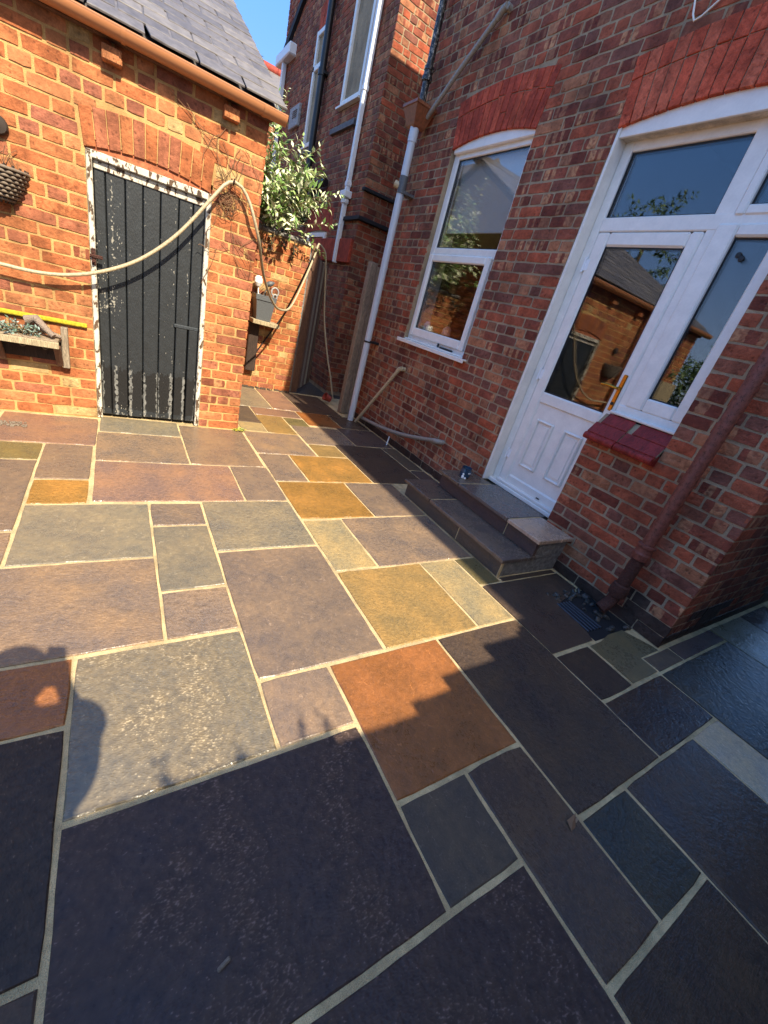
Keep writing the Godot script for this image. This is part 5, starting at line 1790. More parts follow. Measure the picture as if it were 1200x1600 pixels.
# ---------------------------------------------------------------- plants
func build_plants() -> void:
	var r := RandomNumberGenerator.new()
	r.seed = 21
	var pale := [lin(0.58, 0.60, 0.38), lin(0.66, 0.68, 0.48), lin(0.30, 0.40, 0.14), lin(0.12, 0.21, 0.05), lin(0.16, 0.27, 0.07), lin(0.50, 0.54, 0.30), lin(0.09, 0.16, 0.04), lin(0.60, 0.62, 0.42)]
	for i in pale.size():
		pale[i] = (pale[i] as Color).srgb_to_linear() * 1.15
	var bush := thing("variegated_shrub", "pale silvery leaved shrub spilling over the top of the sunlit garden wall", "shrub", Vector3(1.4, 1.9, -6.15))
	var st := MB.new()
	var lv := MB.new()
	for k in 125:
		var p := Vector3(r.randf_range(1.12, 1.98), 1.95 + r.randf_range(-0.05, 0.3), r.randf_range(-6.35, -6.05))
		var d := Vector3(r.randf_range(-0.5, 0.75) + (1.5 - p.x) * 0.5, r.randf_range(0.35, 1.3), r.randf_range(-0.25, 0.55))
		sprig(st, lv, p, d, r.randf_range(0.3, 0.8) * (1.2 if p.x < 1.65 else 0.8), r.randi_range(16, 26), 0.098, r, pale, 0.35)
	for k in 26:
		var p := Vector3(r.randf_range(1.05, 1.5), 2.35 + r.randf_range(0, 0.2), r.randf_range(-6.35, -6.05))
		sprig(st, lv, p, Vector3(r.randf_range(-0.25, 0.45), 1.2, r.randf_range(-0.1, 0.2)), r.randf_range(0.5, 0.95), 24, 0.07, r, pale, 0.15)
	for q in [[Vector3(1.6, 2.6, -6.1), Vector3(0.5, 0.9, 0.1), 0.45], [Vector3(1.75, 2.25, -6.05), Vector3(0.9, 0.45, 0.1), 0.55], [Vector3(1.15, 2.9, -6.2), Vector3(0.1, 1, 0), 0.7], [Vector3(1.2, 3.0, -6.3), Vector3(0.0, 1, -0.1), 0.6], [Vector3(1.8, 2.05, -6.05), Vector3(1, 0.05, 0.1), 0.35], [Vector3(1.9, 2.3, -6.05), Vector3(0.9, 0.7, 0.1), 0.6], [Vector3(1.5, 2.7, -6.1), Vector3(0.35, 1, 0.1), 0.65], [Vector3(1.7, 2.5, -6.05), Vector3(0.6, 0.9, 0.2), 0.6], [Vector3(1.3, 2.6, -6.1), Vector3(0.1, 1, 0.1), 0.8], [Vector3(1.9, 2.1, -6.0), Vector3(1, 0.3, 0.2), 0.5], [Vector3(1.95, 2.0, -6.0), Vector3(0.8, -0.2, 0.3), 0.4]]:
		sprig(st, lv, q[0], q[1], q[2], 18, 0.075, r, pale, 0.1)
	plant_parts(bush, st, lv)
	var dark := [lin(0.05, 0.035, 0.03).srgb_to_linear(), lin(0.07, 0.05, 0.035).srgb_to_linear(), lin(0.04, 0.045, 0.025).srgb_to_linear()]
	var ds := MB.new()
	var dl := MB.new()
	for k in 12:
		sprig(ds, dl, Vector3(r.randf_range(1.1, 1.95), 1.95, -6.05), Vector3(r.randf_range(-0.3, 0.5), -0.5, 0.25), r.randf_range(0.15, 0.3), 9, 0.07, r, dark, 0.6)
	var dry := thing("withered_foliage", "dark withered leaves hanging from the shrub over the garden wall top", "foliage", Vector3(1.5, 1.9, -6.05))
	plant_parts(dry, ds, dl)

	# greenery along the left of the yard, seen only in the glass
	var green := [lin(0.09, 0.16, 0.04).srgb_to_linear(), lin(0.14, 0.22, 0.06).srgb_to_linear(), lin(0.06, 0.11, 0.03).srgb_to_linear(), lin(0.2, 0.27, 0.09).srgb_to_linear()]
	var hs := MB.new()
	var hl := MB.new()
	for k in 230:
		var p := Vector3(r.randf_range(-5.2, -3.0), r.randf_range(0.1, 1.7), r.randf_range(-5.6, -3.3))
		sprig(hs, hl, p, Vector3(r.randf_range(-0.6, 0.6), 1.0, r.randf_range(-0.5, 0.5)), r.randf_range(0.5, 1.0), 22, 0.13, r, green, 0.3)
	var hedge := thing("garden_bush", "green garden bush left of the yard, mirrored in the side light", "bush", Vector3(-4, 0, -4.4))
	plant_parts(hedge, hs, hl)
	var fn := thing("board_fence", "pale board fence against the far end of the outbuilding, mirrored in the side light", "fence", Vector3(-2.5, 0, -4.0))
	for k in 5:
		var b := MB.new()
		b.box(Vector3(-2.78 + k * 0.12, 0.0, -4.06), Vector3(-2.665 + k * 0.12, 1.62, -4.035), 0.004)
		part("board", b, M.pale_wood, fn)
	var tr := thing("garden_tree", "leafy tree beyond the outbuilding roof, mirrored in the door glass", "tree", Vector3(-7.4, 0, -9))
	var tk := MB.new()
	tk.tube([Vector3(-7.4, 0, -9), Vector3(-7.35, 1.8, -9), Vector3(-7.5, 3.6, -9.1), Vector3(-7.3, 5.6, -9.0)], 0.16, 10, true, 0.04)
	part("trunk", tk, M.stem, tr)
	var ts := MB.new()
	var tl := MB.new()
	for k in 150:
		var w := r.randf() * TAU
		var y := r.randf_range(2.4, 6.0)
		var rad := r.randf_range(0.2, 1.5) * (1.0 - absf(y - 4.2) / 3.4)
		sprig(ts, tl, Vector3(-7.4 + cos(w) * rad, y, -9 + sin(w) * rad), Vector3(cos(w), r.randf_range(-0.1, 0.9), sin(w)), r.randf_range(0.5, 1.0), 16, 0.16, r, green, 0.3)
	part("branch", ts, M.stem, tr)
	var cr := part("crown", tl, M.leaf, tr)
	cr.set_meta("kind", "stuff")
	# dead creeper on the outbuilding by the hose hook
	var cs := MB.new()
	for k in 20:
		var p := Vector3(r.randf_range(0.66, 0.86), r.randf_range(1.5, 2.3), -4.118)
		var path := [p]
		var d := Vector3(r.randf_range(-0.4, 0.5), r.randf_range(-1, 0.6), 0)
		for e in 5:
			d = (d + Vector3(r.randf_range(-0.7, 0.7), r.randf_range(-0.6, 0.4), 0)).normalized()
			p = Vector3(clampf(p.x + d.x * 0.06, 0.55, 0.97), p.y + d.y * 0.06, -4.12 + r.randf_range(0, 0.018))
			path.append(p)
		cs.tube(path, 0.0022, 4, false)
	for k in 26:
		var c := Vector3(0.755 + r.randf_range(-0.05, 0.05), 1.86 + r.randf_range(-0.08, 0.06), -4.10 + r.randf_range(-0.015, 0.02))
		var path := []
		var w := r.randf() * TAU
		for e in 6:
			path.append(c + Vector3(cos(w + e * 0.8), sin(w + e * 0.8), 0.3 * sin(e * 1.7 + w)) * r.randf_range(0.025, 0.06))
		cs.tube(path, 0.002, 4, false)
	cs.tube([Vector3(0.35, 2.42, -4.115), Vector3(0.52, 2.24, -4.11), Vector3(0.66, 2.10, -4.112), Vector3(0.72, 1.98, -4.10)], 0.0022, 5)
	cs.tube([Vector3(0.33, 2.36, -4.115), Vector3(0.50, 2.26, -4.11), Vector3(0.70, 2.16, -4.112), Vector3(0.80, 2.05, -4.10)], 0.002, 5)
	solo("dead_creeper", cs, M.dead_stem, "dry brown creeper stems clinging to the bricks behind the hose hook", "creeper")
	# moss and a yellow flower at the corner of the outbuilding
	var ms := MB.new()
	var yl := [lin(0.62, 0.52, 0.06).srgb_to_linear(), lin(0.42, 0.44, 0.10).srgb_to_linear(), lin(0.25, 0.30, 0.08).srgb_to_linear()]
	for k in 70:
		ms.tint = yl[r.randi_range(0, 2)]
		var w := r.randf() * TAU
		leaf(ms, Vector3(1.01 + r.randf_range(-0.05, 0.05), 0.004, -4.13 + r.randf_range(-0.03, 0.06)), Vector3(cos(w), r.randf_range(0.3, 1.2), sin(w)).normalized(), Vector3.UP, r.randf_range(0.02, 0.045), 0.016)
	solo("yellow_moss", ms, M.leaf, "tuft of yellow moss at the foot of the outbuilding corner", "moss")


# ---------------------------------------------------------------- loose things
func build_props() -> void:
	var r := RandomNumberGenerator.new()
	r.seed = 63
	# hose
	var hp := [Vector3(-1.35, 1.10, -4.06), Vector3(-1.0, 1.06, -4.05), Vector3(-0.658, 1.045, -4.04), Vector3(-0.408, 1.051, -4.035), Vector3(-0.148, 1.125, -4.03), Vector3(0.132, 1.284, -4.03), Vector3(0.382, 1.521, -4.03), Vector3(0.57, 1.771, -4.03), Vector3(0.705, 1.955, -4.045), Vector3(0.765, 1.993, -4.06), Vector3(0.83, 1.978, -4.06), Vector3(0.893, 1.907, -4.06), Vector3(0.995, 1.697, -4.09), Vector3(1.182, 1.435, -4.5), Vector3(1.405, 1.221, -4.9), Vector3(1.599, 1.14, -5.2), Vector3(1.819, 1.198, -5.5), Vector3(2.086, 1.591, -5.88), Vector3(2.24, 1.90, -6.08), Vector3(2.29, 2.002, -6.16), Vector3(2.35, 1.985, -6.19), Vector3(2.41, 1.93, -6.18), Vector3(2.455, 1.771, -6.2), Vector3(2.52, 1.40, -6.21), Vector3(2.582, 1.061, -6.2), Vector3(2.68, 0.60, -6.08), Vector3(2.742, 0.364, -6.0), Vector3(2.83, 0.03, -5.93)]
	var cv := Curve3D.new()
	for i in hp.size():
		var t: Vector3 = ((hp[mini(i + 1, hp.size() - 1)] as Vector3) - hp[maxi(i - 1, 0)]) / 6.0
		cv.add_point(hp[i], -t, t)
	var path := []
	for i in 150:
		path.append(cv.sample_baked(cv.get_baked_length() * i / 149.0, true))
	var hm := MB.new()
	hm.tube(path, 0.0125, 10)
	solo("garden_hose", hm, M.hose_rubber, "beige garden hose looped across the boarded door and over the gate post", "hose")
	var hook := MB.new()
	hook.tube([Vector3(0.765, 2.02, -4.14), Vector3(0.765, 1.972, -4.06), Vector3(0.765, 1.985, -4.035), Vector3(0.765, 2.01, -4.03)], 0.006, 7)
	solo("wall_hook", hook, M.corroded_iron, "iron hook in the outbuilding wall carrying the hose", "hook")
	var cb := MB.new()
	cb.tube([Vector3(2.237, 1.905, -6.085), Vector3(1.952, 1.09, -6.086), Vector3(1.452, 0.203, -6.086)], 0.009, 7)
	solo("black_cable", cb, M.cable_black, "black cable running diagonally down the sunlit garden wall", "cable")
	# planter box on a bracket at the garden wall
	var pl := thing("grey_planter", "square grey plastic planter on the bracket at the garden wall", "planter", Vector3(1.6, 0.92, -6.0))
	var pm := MB.new()
	var rings := [[0.09, 0.925], [0.118, 1.16], [0.128, 1.165], [0.130, 1.225], [0.120, 1.225], [0.108, 1.19]]
	for i in rings.size() - 1:
		for k in 4:
			var c0: Vector2 = [Vector2(-1, -1), Vector2(1, -1), Vector2(1, 1), Vector2(-1, 1)][k]
			var c1: Vector2 = [Vector2(1, -1), Vector2(1, 1), Vector2(-1, 1), Vector2(-1, -1)][k]
			var a: Array = rings[i]
			var b: Array = rings[i + 1]
			var hint := Vector3(c0.x + c1.x, 0, c0.y + c1.y) * (1.0 if i < 3 else -1.0)
			if i == 3:
				hint = Vector3.UP
			if i == 1:
				hint = Vector3.DOWN
			var ce := Vector3(1.60, 0, -5.955)
			pm.poly([ce + Vector3(c0.x * a[0], a[1], c0.y * a[0]), ce + Vector3(c1.x * a[0], a[1], c1.y * a[0]), ce + Vector3(c1.x * b[0], b[1], c1.y * b[0]), ce + Vector3(c0.x * b[0], b[1], c0.y * b[0])], hint)
	part("pot", pm, M.dark_grey_plastic, pl)
	var so := MB.new()
	so.box(Vector3(1.495, 1.17, -6.06), Vector3(1.705, 1.195, -5.85), 0.004)
	part("soil", so, M.soil, pl)
	var br := thing("timber_bracket", "timber shelf and dark post under the grey planter at the garden wall", "bracket", Vector3(1.6, 0, -6.05))
	var b1 := MB.new()
	b1.box(Vector3(1.44, 0.868, -6.095), Vector3(1.79, 0.922, -5.83), 0.006, Transform3D(Basis(Vector3(0, 0, 1), -0.03), Vector3(0, 0.05, 0)))
	part("shelf", b1, M.pale_wood, br)
	var b2 := MB.new()
	b2.box(Vector3(1.47, 0.24, -6.095), Vector3(1.60, 0.868, -6.0), 0.008)
	part("post", b2, M.dark_wood, br)
	var orn := MB.new()
	orn.lathe([[0.0, 0.0], [0.03, 0.01], [0.052, 0.05], [0.05, 0.09], [0.03, 0.125], [0.0, 0.13]], 14, Transform3D(Basis(), Vector3(1.515, 1.30, -5.98)))
	orn.tube([Vector3(1.53, 1.19, -5.97), Vector3(1.52, 1.31, -5.98)], 0.008, 7)
	solo("white_ornament", orn, M.ceramic_white, "round white ornament on a stick in the grey planter", "ornament")
	var bird := MB.new()
	bird.tube([Vector3(1.58, 1.19, -5.95), Vector3(1.635, 1.335, -5.95)], 0.006, 6)
	bird.lathe([[0.0, 0.0], [0.022, 0.015], [0.034, 0.05], [0.028, 0.085], [0.01, 0.12], [0.0, 0.125]], 12, Transform3D(Basis(Vector3(0, 0, 1), -1.15), Vector3(1.60, 1.345, -5.95)))
	solo("grey_spoon_ornament", bird, M.dark_grey_plastic, "grey paddle shaped ornament leaning out of the grey planter", "ornament")
	var ring := MB.new()
	for k in 2:
		var pt := []
		for e in 17:
			var w := TAU * e / 16.0
			pt.append(Vector3(1.705 + cos(w) * (0.045 - 0.02 * k), 1.29 - 0.055 * k + sin(w) * (0.05 - 0.02 * k), -5.86 + 0.02 * k))
		ring.tube(pt, 0.011, 7, false)
	solo("ring_ornament", ring, M.grey_vent, "pale ring shaped ornament at the rim of the grey planter", "ornament")
	var tw := MB.new()
	for k in 9:
		var p := Vector3(1.6 + r.randf_range(-0.08, 0.08), 1.19, -5.95 + r.randf_range(-0.07, 0.07))
		tw.tube([p, p + Vector3(r.randf_range(-0.05, 0.05), 0.08, 0), p + Vector3(r.randf_range(-0.08, 0.08), r.randf_range(0.10, 0.2), r.randf_range(-0.03, 0.03))], 0.003, 5)
	solo("dry_twigs", tw, M.dead_stem, "dry twigs standing in the grey planter", "twigs")

	# wall basket
	for bx in [-0.66, -1.25]:
		var near: bool = bx > -1.0
		var ba := thing("wicker_wall_basket", "dark wicker half basket of dry grass hung left of the boarded door" if near else "second wicker half basket further left along the outbuilding wall", "basket", Vector3(bx, 1.42, -4.12), "wicker baskets on the outbuilding wall")
		var rows := 9
		var wm := MB.new()
		for row in rows:
			var f := row / 8.0
			var rad := lerpf(0.10, 0.185, pow(f, 0.6))
			var pt := []
			for e in 25:
				var w := PI * e / 24.0
				var wv := 0.006 * (1.0 if (e + row) % 2 == 0 else -1.0)
				pt.append(Vector3(bx + cos(w) * (rad + wv), 1.43 + f * 0.17, -4.122 + sin(w) * (rad + wv) * 0.95))
			wm.tube(pt, 0.0095, 5, false)
		part("weave", wm, M.wicker, ba)
		var wd := MB.new()
		for e in 13:
			var w := PI * e / 12.0
			wd.tube([Vector3(bx + cos(w) * 0.09, 1.41, -4.122 + sin(w) * 0.085), Vector3(bx + cos(w) * 0.15, 1.50, -4.122 + sin(w) * 0.143), Vector3(bx + cos(w) * 0.185, 1.62, -4.122 + sin(w) * 0.176)], 0.006, 5)
		part("stake", wd, M.wicker_dark, ba)
		var li := MB.new()
		li.lathe([[0.0, 1.425], [0.085, 1.425], [0.135, 1.50], [0.172, 1.60], [0.0, 1.61]], 14, Transform3D(Basis(), Vector3(bx, 0, -4.122)), 0.0, PI)
		part("liner", li, M.wicker_dark, ba)
		var gs := MB.new()
		for k in 46:
			var p := Vector3(bx + r.randf_range(-0.15, 0.15), 1.6, -4.122 + r.randf_range(0.02, 0.13))
			var d := Vector3(r.randf_range(-0.5, 0.5), 1.0, r.randf_range(-0.2, 0.5)).normalized()
			var l := r.randf_range(0.04, 0.15)
			gs.tube([p, p + d * l * 0.6, p + d * l + Vector3(d.x, -0.3, d.z) * l * 0.3], 0.0022, 4)
		part("dry_grass", gs, M.dead_stem, ba)
	var kn := MB.new()
	kn.lathe([[0.0, 0.0], [0.04, 0.0], [0.052, 0.015], [0.045, 0.035], [0.0, 0.045]], 16, Transform3D(Basis(Vector3(1, 0, 0), PI / 2), Vector3(-0.598, 1.815, -4.128)))
	solo("wall_plate", kn, M.wicker_dark, "round dark iron plate on the bricks above the near wall basket", "wall plate")

	# timber trough shelf, spirit level, driftwood and plant
	var sh := thing("wooden_wall_shelf", "weathered wooden shelf box bracketed to the bricks left of the boarded door", "shelf", Vector3(-0.75, 0.4, -4.05))
	var s1 := MB.new()
	s1.box(Vector3(-1.25, 0.598, -4.12), Vector3(-0.375, 0.622, -4.02), 0.003)
	s1.box(Vector3(-1.25, 0.598, -4.016), Vector3(-0.375, 0.622, -3.935), 0.003)
	part("top_board", s1, M.shelf_wood, sh)
	var s2 := MB.new()
	s2.box(Vector3(-1.255, 0.568, -3.936), Vector3(-0.370, 0.612, -3.912), 0.003)
	part("front_rail", s2, M.pale_wood, sh)
	for x in [-0.385, -0.72, -1.23]:
		var s3 := MB.new()
		s3.box(Vector3(x - 0.022, 0.0, -0.012), Vector3(x + 0.022, 0.225, 0.012), 0.003, Transform3D(Basis(Vector3(1, 0, 0), 0.72), Vector3(0, 0.415, -4.085)))
		part("bracket", s3, M.brown_wood, sh)
	var s4 := MB.new()
	s4.box(Vector3(-0.368, 0.40, -4.126), Vector3(-0.325, 0.70, -4.07), 0.004)
	part("end_post", s4, M.grey_wood, sh)
	var s5 := MB.new()
	s5.box(Vector3(-1.24, 0.44, -4.127), Vector3(-0.37, 0.595, -4.105), 0.003)
	part("back_board", s5, M.dark_wood, sh)
	for x in [-0.47, -0.60]:
		var s6 := MB.new()
		s6.lathe([[0.012, 0.0], [0.020, 0.0], [0.020, 0.02], [0.012, 0.02]], 12, Transform3D(Basis(Vector3(1, 0, 0), PI / 2), Vector3(x, 0.535, -4.104)))
		part("screw_eye", s6, M.wicker, sh)
	var lvl := MB.new()
	lvl.box(Vector3(-1.32, 0.722, -4.126), Vector3(-0.203, 0.753, -4.102), 0.003)
	lvl.box(Vector3(-1.32, 0.7285, -4.103), Vector3(-0.203, 0.7465, -4.099), 0.001)
	solo("yellow_batten", lvl, M.yellow_paint, "long yellow batten lying along the wall above the wooden shelf", "batten")
	var dw := MB.new()
	dw.tube([Vector3(-0.56, 0.71, -4.06), Vector3(-0.50, 0.735, -4.05), Vector3(-0.45, 0.69, -4.0), Vector3(-0.40, 0.645, -3.97)], 0.034, 8, true, 0.018)
	dw.tube([Vector3(-0.47, 0.67, -4.04), Vector3(-0.40, 0.645, -4.03), Vector3(-0.36, 0.637, -4.03)], 0.022, 7, true, 0.012)
	solo("driftwood", dw, M.drift_wood, "gnarled piece of driftwood lying on the right end of the wooden shelf", "driftwood")
	var su := MB.new()
	var ss := MB.new()
	var grey := [lin(0.16, 0.24, 0.20).srgb_to_linear(), lin(0.28, 0.36, 0.33).srgb_to_linear(), lin(0.10, 0.17, 0.13).srgb_to_linear()]
	for k in 42:
		sprig(ss, su, Vector3(r.randf_range(-0.78, -0.52), 0.62, -4.03 + r.randf_range(-0.05, 0.06)), Vector3(r.randf_range(-0.8, 0.8), 0.6, r.randf_range(-0.2, 0.7)), r.randf_range(0.06, 0.12), 9, 0.030, r, grey, 0.3)
	var succ := thing("grey_green_plant", "low grey-green plant spreading on the wooden shelf beside the driftwood", "plant", Vector3(-0.65, 0.62, -4.03))
	plant_parts(succ, ss, su)

	# pot on the top step
	var pot := thing("blue_pot", "small dark blue pot with a white figure on the top step", "pot", Vector3(2.66, 0.3, -2.50))
	var k1 := MB.new()
	k1.lathe([[0.0, 0.0], [0.036, 0.0], [0.047, 0.02], [0.050, 0.06], [0.044, 0.085], [0.046, 0.098], [0.041, 0.098], [0.038, 0.08], [0.0, 0.07]], 20, Transform3D(Basis(), Vector3(2.60, 0.30, -2.475)))
	part("body", k1, M.glaze_blue, pot)
	var k2 := MB.new()
	k2.lathe([[0.0, 0.0], [0.013, 0.004], [0.012, 0.022], [0.006, 0.03], [0.009, 0.036], [0.009, 0.044], [0.0, 0.05]], 10, Transform3D(Basis(), Vector3(2.557, 0.302, -2.452)))
	k2.lathe([[0.0, 0.0], [0.010, 0.003], [0.009, 0.016], [0.0, 0.02]], 9, Transform3D(Basis(), Vector3(2.566, 0.302, -2.428)))
	k2.box(Vector3(2.585, 0.352, -2.428), Vector3(2.612, 0.362, -2.424), 0.002)
	part("white_figure", k2, M.glaze_white, pot)
	# things inside the window
	var card := MB.new()
	card.box(Vector3(3.0, 1.331, -4.30), Vector3(3.012, 1.43, -4.20), 0.002)
	card.box(Vector3(3.005, 1.42, -4.285), Vector3(3.03, 1.455, -4.215), 0.006)
	solo("white_carton", card, M.ceramic_white, "small white carton standing inside the window behind the lower pane", "carton")
	var vase := MB.new()
	vase.lathe([[0.0, 0.0], [0.03, 0.0], [0.055, 0.04], [0.045, 0.1], [0.025, 0.12], [0.03, 0.13]], 16, Transform3D(Basis(), Vector3(3.08, 1.331, -3.95)))
	solo("glass_vase", vase, M.grey_vent, "rounded grey vase on the inner window sill", "vase")

	# fallen leaf, chip of mortar, stones at the left edge
	var fl := MB.new()
	fl.tint = lin(0.20, 0.11, 0.06).srgb_to_linear()
	leaf(fl, Vector3(1.285, 0.006, -0.165), Vector3(0.62, 0.12, -0.45).normalized(), Vector3(0.1, 1, 0.3).normalized(), 0.060, 0.036, -0.25)
	fl.tint = lin(0.36, 0.25, 0.16).srgb_to_linear()
	leaf(fl, Vector3(1.315, 0.010, -0.185), Vector3(0.75, 0.2, 0.2).normalized(), Vector3(-0.1, 1, 0.4).normalized(), 0.030, 0.016, 0.3)
	solo("dead_leaf", fl, M.leaf, "curled dead brown leaf on the wet slabs in the foreground", "leaf")
	var ch := MB.new()
	ch.box(Vector3(-0.016, 0.0, -0.005), Vector3(0.016, 0.006, 0.005), 0.003, Transform3D(Basis(Vector3.UP, 0.35), Vector3(0.176, 0.001, -0.343)))
	solo("mortar_chip", ch, M.pebble, "pale chip of mortar on the large dark foreground slab", "mortar chip")
	var pb := MB.new()
	for k in 90:
		var sz := r.randf_range(0.004, 0.010)
		pb.box(-Vector3(sz, sz * 0.7, sz * 0.8), Vector3(sz, sz * 0.7, sz * 0.8), sz * 0.4, Transform3D(Basis.from_euler(Vector3(r.randf(), r.randf() * 6, r.randf())), Vector3(r.randf_range(-0.85, -0.585), 0.006, r.randf_range(-3.86, -3.765))))
	var pg := solo("gravel", pb, M.pebble, "pale gravel in the gap between the red slab and the outbuilding wall", "gravel")
	pg.set_meta("kind", "stuff")


# ---------------------------------------------------------------- behind the camera: what throws the shadows
func build_behind() -> void:
	var wl := thing("stepped_garden_wall", "low brick garden wall behind the photographer, stepping up to the right", "wall", Vector3(0, 0, 1.3))
	var zf := 1.30
	var sx := 0.118
	var kz := 1.02
	# the shadow edge lies near z = -0.8; each course of the racked end rises one step
	var h0 := (zf + 0.80) / kz
	var mb := MB.new()
	mb.box(Vector3(-5.2, -0.1, zf), Vector3(0.882, h0, zf + 0.22), 0.004)
	part("wall", mb, M.house_mortar, wl)
	var steps := [[0.88, 1.255, -0.048], [1.25, 1.485, 0.005], [1.48, 1.86, 0.080], [1.85, 2.16, 0.175], [2.15, 2.21, 0.205], [2.20, 2.26, 0.235], [2.25, 2.80, 0.28]]
	for q in steps:
		var b := MB.new()
		b.box(Vector3(q[0], -0.1, zf + 0.002), Vector3(q[1], h0 + q[2], zf + 0.22), 0.006)
		var bx: float = q[0] + 0.01
		while bx < q[1] - 0.06:
			b.box(Vector3(bx, h0 + q[2] - 0.03, zf + 0.006), Vector3(bx + 0.066, h0 + q[2] + [0.016, 0.004, 0.022, -0.004][int(bx * 40) % 4], zf + 0.21), 0.02)
			bx += 0.074
		part("racked_end", b, house_tones[1], wl)
	var r := RandomNumberGenerator.new()
	r.seed = 14
	var st := MB.new()
	var lv := MB.new()
	var green := [lin(0.09, 0.16, 0.04).srgb_to_linear(), lin(0.14, 0.22, 0.06).srgb_to_linear()]
	for k in 46:
		sprig(st, lv, Vector3(r.randf_range(-0.1, 0.95), h0 - 0.02, zf + 0.1), Vector3(r.randf_range(-0.6, 0.6), r.randf_range(0.1, 0.5), r.randf_range(-0.3, 0.3)), r.randf_range(0.03, 0.09), 7, 0.028, r, green, 0.3)
	for q in [[0.36, 0.13], [0.91, 0.12], [0.78, 0.09], [0.55, 0.07]]:
		sprig(st, lv, Vector3(q[0], h0 - 0.02, zf + 0.05), Vector3(0.12, 1, 0), q[1] + 0.03, 10, 0.04, r, green, 0.0)
	var cr := thing("wall_creeper", "small leaved creeper along the top of the wall behind the photographer", "creeper", Vector3(0.4, h0, zf))
	plant_parts(cr, st, lv)


func smin(a: float, b: float, k: float) -> float:
	var h := clampf(0.5 + 0.5 * (b - a) / k, 0.0, 1.0)
	return lerpf(b, a, h) - k * h * (1.0 - h)


# surface nets over a field of tapered capsules [a, b, ra, rb]; bones are joined with a smooth minimum
func skin_of(bones: Array, cell: float, k: float, mb: MB) -> void:
	var lo := Vector3(1e9, 1e9, 1e9)
	var hi := -lo
	for b in bones:
		var pad := Vector3.ONE * (maxf(b[2], b[3]) + cell * 3.0)
		lo = lo.min((b[0] as Vector3).min(b[1]) - pad)
		hi = hi.max((b[0] as Vector3).max(b[1]) + pad)
	var nx := int((hi.x - lo.x) / cell) + 2
	var ny := int((hi.y - lo.y) / cell) + 2
	var nzz := int((hi.z - lo.z) / cell) + 2
	var f := PackedFloat32Array()
	f.resize(nx * ny * nzz)
	f.fill(1.0)
	for b in bones:
		var a: Vector3 = b[0]
		var e: Vector3 = (b[1] as Vector3) - a
		var l2 := maxf(e.length_squared(), 1e-9)
		var pad := Vector3.ONE * (maxf(b[2], b[3]) + k + cell * 2.0)
		var p0 := ((a.min(b[1]) - pad - lo) / cell).floor().max(Vector3.ZERO)
		var p1 := ((a.max(b[1]) + pad - lo) / cell).ceil().min(Vector3(nx - 1, ny - 1, nzz - 1))
		for z in range(int(p0.z), int(p1.z) + 1):
			for y in range(int(p0.y), int(p1.y) + 1):
				for x in range(int(p0.x), int(p1.x) + 1):
					var p := lo + Vector3(x, y, z) * cell
					var t := clampf((p - a).dot(e) / l2, 0.0, 1.0)
					var d := p.distance_to(a + e * t) - lerpf(b[2], b[3], t)
					var i := (z * ny + y) * nx + x
					f[i] = smin(f[i], d, k)
	var vid := PackedInt32Array()
	vid.resize(nx * ny * nzz)
	vid.fill(-1)
	var pos := []
	var offs := [[0, 0, 0], [1, 0, 0], [0, 1, 0], [1, 1, 0], [0, 0, 1], [1, 0, 1], [0, 1, 1], [1, 1, 1]]
	var edges := [[0, 1], [2, 3], [4, 5], [6, 7], [0, 2], [1, 3], [4, 6], [5, 7], [0, 4], [1, 5], [2, 6], [3, 7]]
	for z in nzz - 1:
		for y in ny - 1:
			for x in nx - 1:
				var base := (z * ny + y) * nx + x
				var s0 := f[base] < 0.0
				var mixed := false
				for o in 8:
					if (f[base + offs[o][0] + offs[o][1] * nx + offs[o][2] * nx * ny] < 0.0) != s0:
						mixed = true
						break
				if not mixed:
					continue
				var sum := Vector3.ZERO
				var cnt := 0
				for ed in edges:
					var o0: Array = offs[ed[0]]
					var o1: Array = offs[ed[1]]
					var v0 := f[base + o0[0] + o0[1] * nx + o0[2] * nx * ny]
					var v1 := f[base + o1[0] + o1[1] * nx + o1[2] * nx * ny]
					if (v0 < 0.0) != (v1 < 0.0):
						sum += Vector3(o0[0], o0[1], o0[2]).lerp(Vector3(o1[0], o1[1], o1[2]), v0 / (v0 - v1))
						cnt += 1
				vid[base] = pos.size()
				pos.append(lo + (Vector3(x, y, z) + sum / cnt) * cell)
	var quads := []
	var st := [1, nx, nx * ny]
	for z in range(1, nzz - 1):
		for y in range(1, ny - 1):
			for x in range(1, nx - 1):
				var base := (z * ny + y) * nx + x
				for ax in 3:
					var inside := f[base] < 0.0
					if inside == (f[base + st[ax]] < 0.0):
						continue
					var j: int = st[(ax + 1) % 3]
					var l: int = st[(ax + 2) % 3]
					var q := [vid[base], vid[base - j], vid[base - j - l], vid[base - l]]
					var out := Vector3.ZERO
					out[ax] = 1.0 if inside else -1.0
					quads.append([q, out])
	var nor := []
	nor.resize(pos.size())
	nor.fill(Vector3.ZERO)
	for q in quads:
		var a: Vector3 = pos[q[0][0]]
		var n := ((pos[q[0][2]] as Vector3) - a).cross((pos[q[0][3]] as Vector3) - (pos[q[0][1]] as Vector3))
		if n.dot(q[1]) < 0.0:
			n = -n
		for i in q[0]:
			nor[i] += n
	for q in quads:
		var i: Array = q[0]
		mb.tri3(pos[i[0]], pos[i[1]], pos[i[2]], (nor[i[0]] as Vector3).normalized(), (nor[i[1]] as Vector3).normalized(), (nor[i[2]] as Vector3).normalized())
		mb.tri3(pos[i[0]], pos[i[2]], pos[i[3]], (nor[i[0]] as Vector3).normalized(), (nor[i[2]] as Vector3).normalized(), (nor[i[3]] as Vector3).normalized())


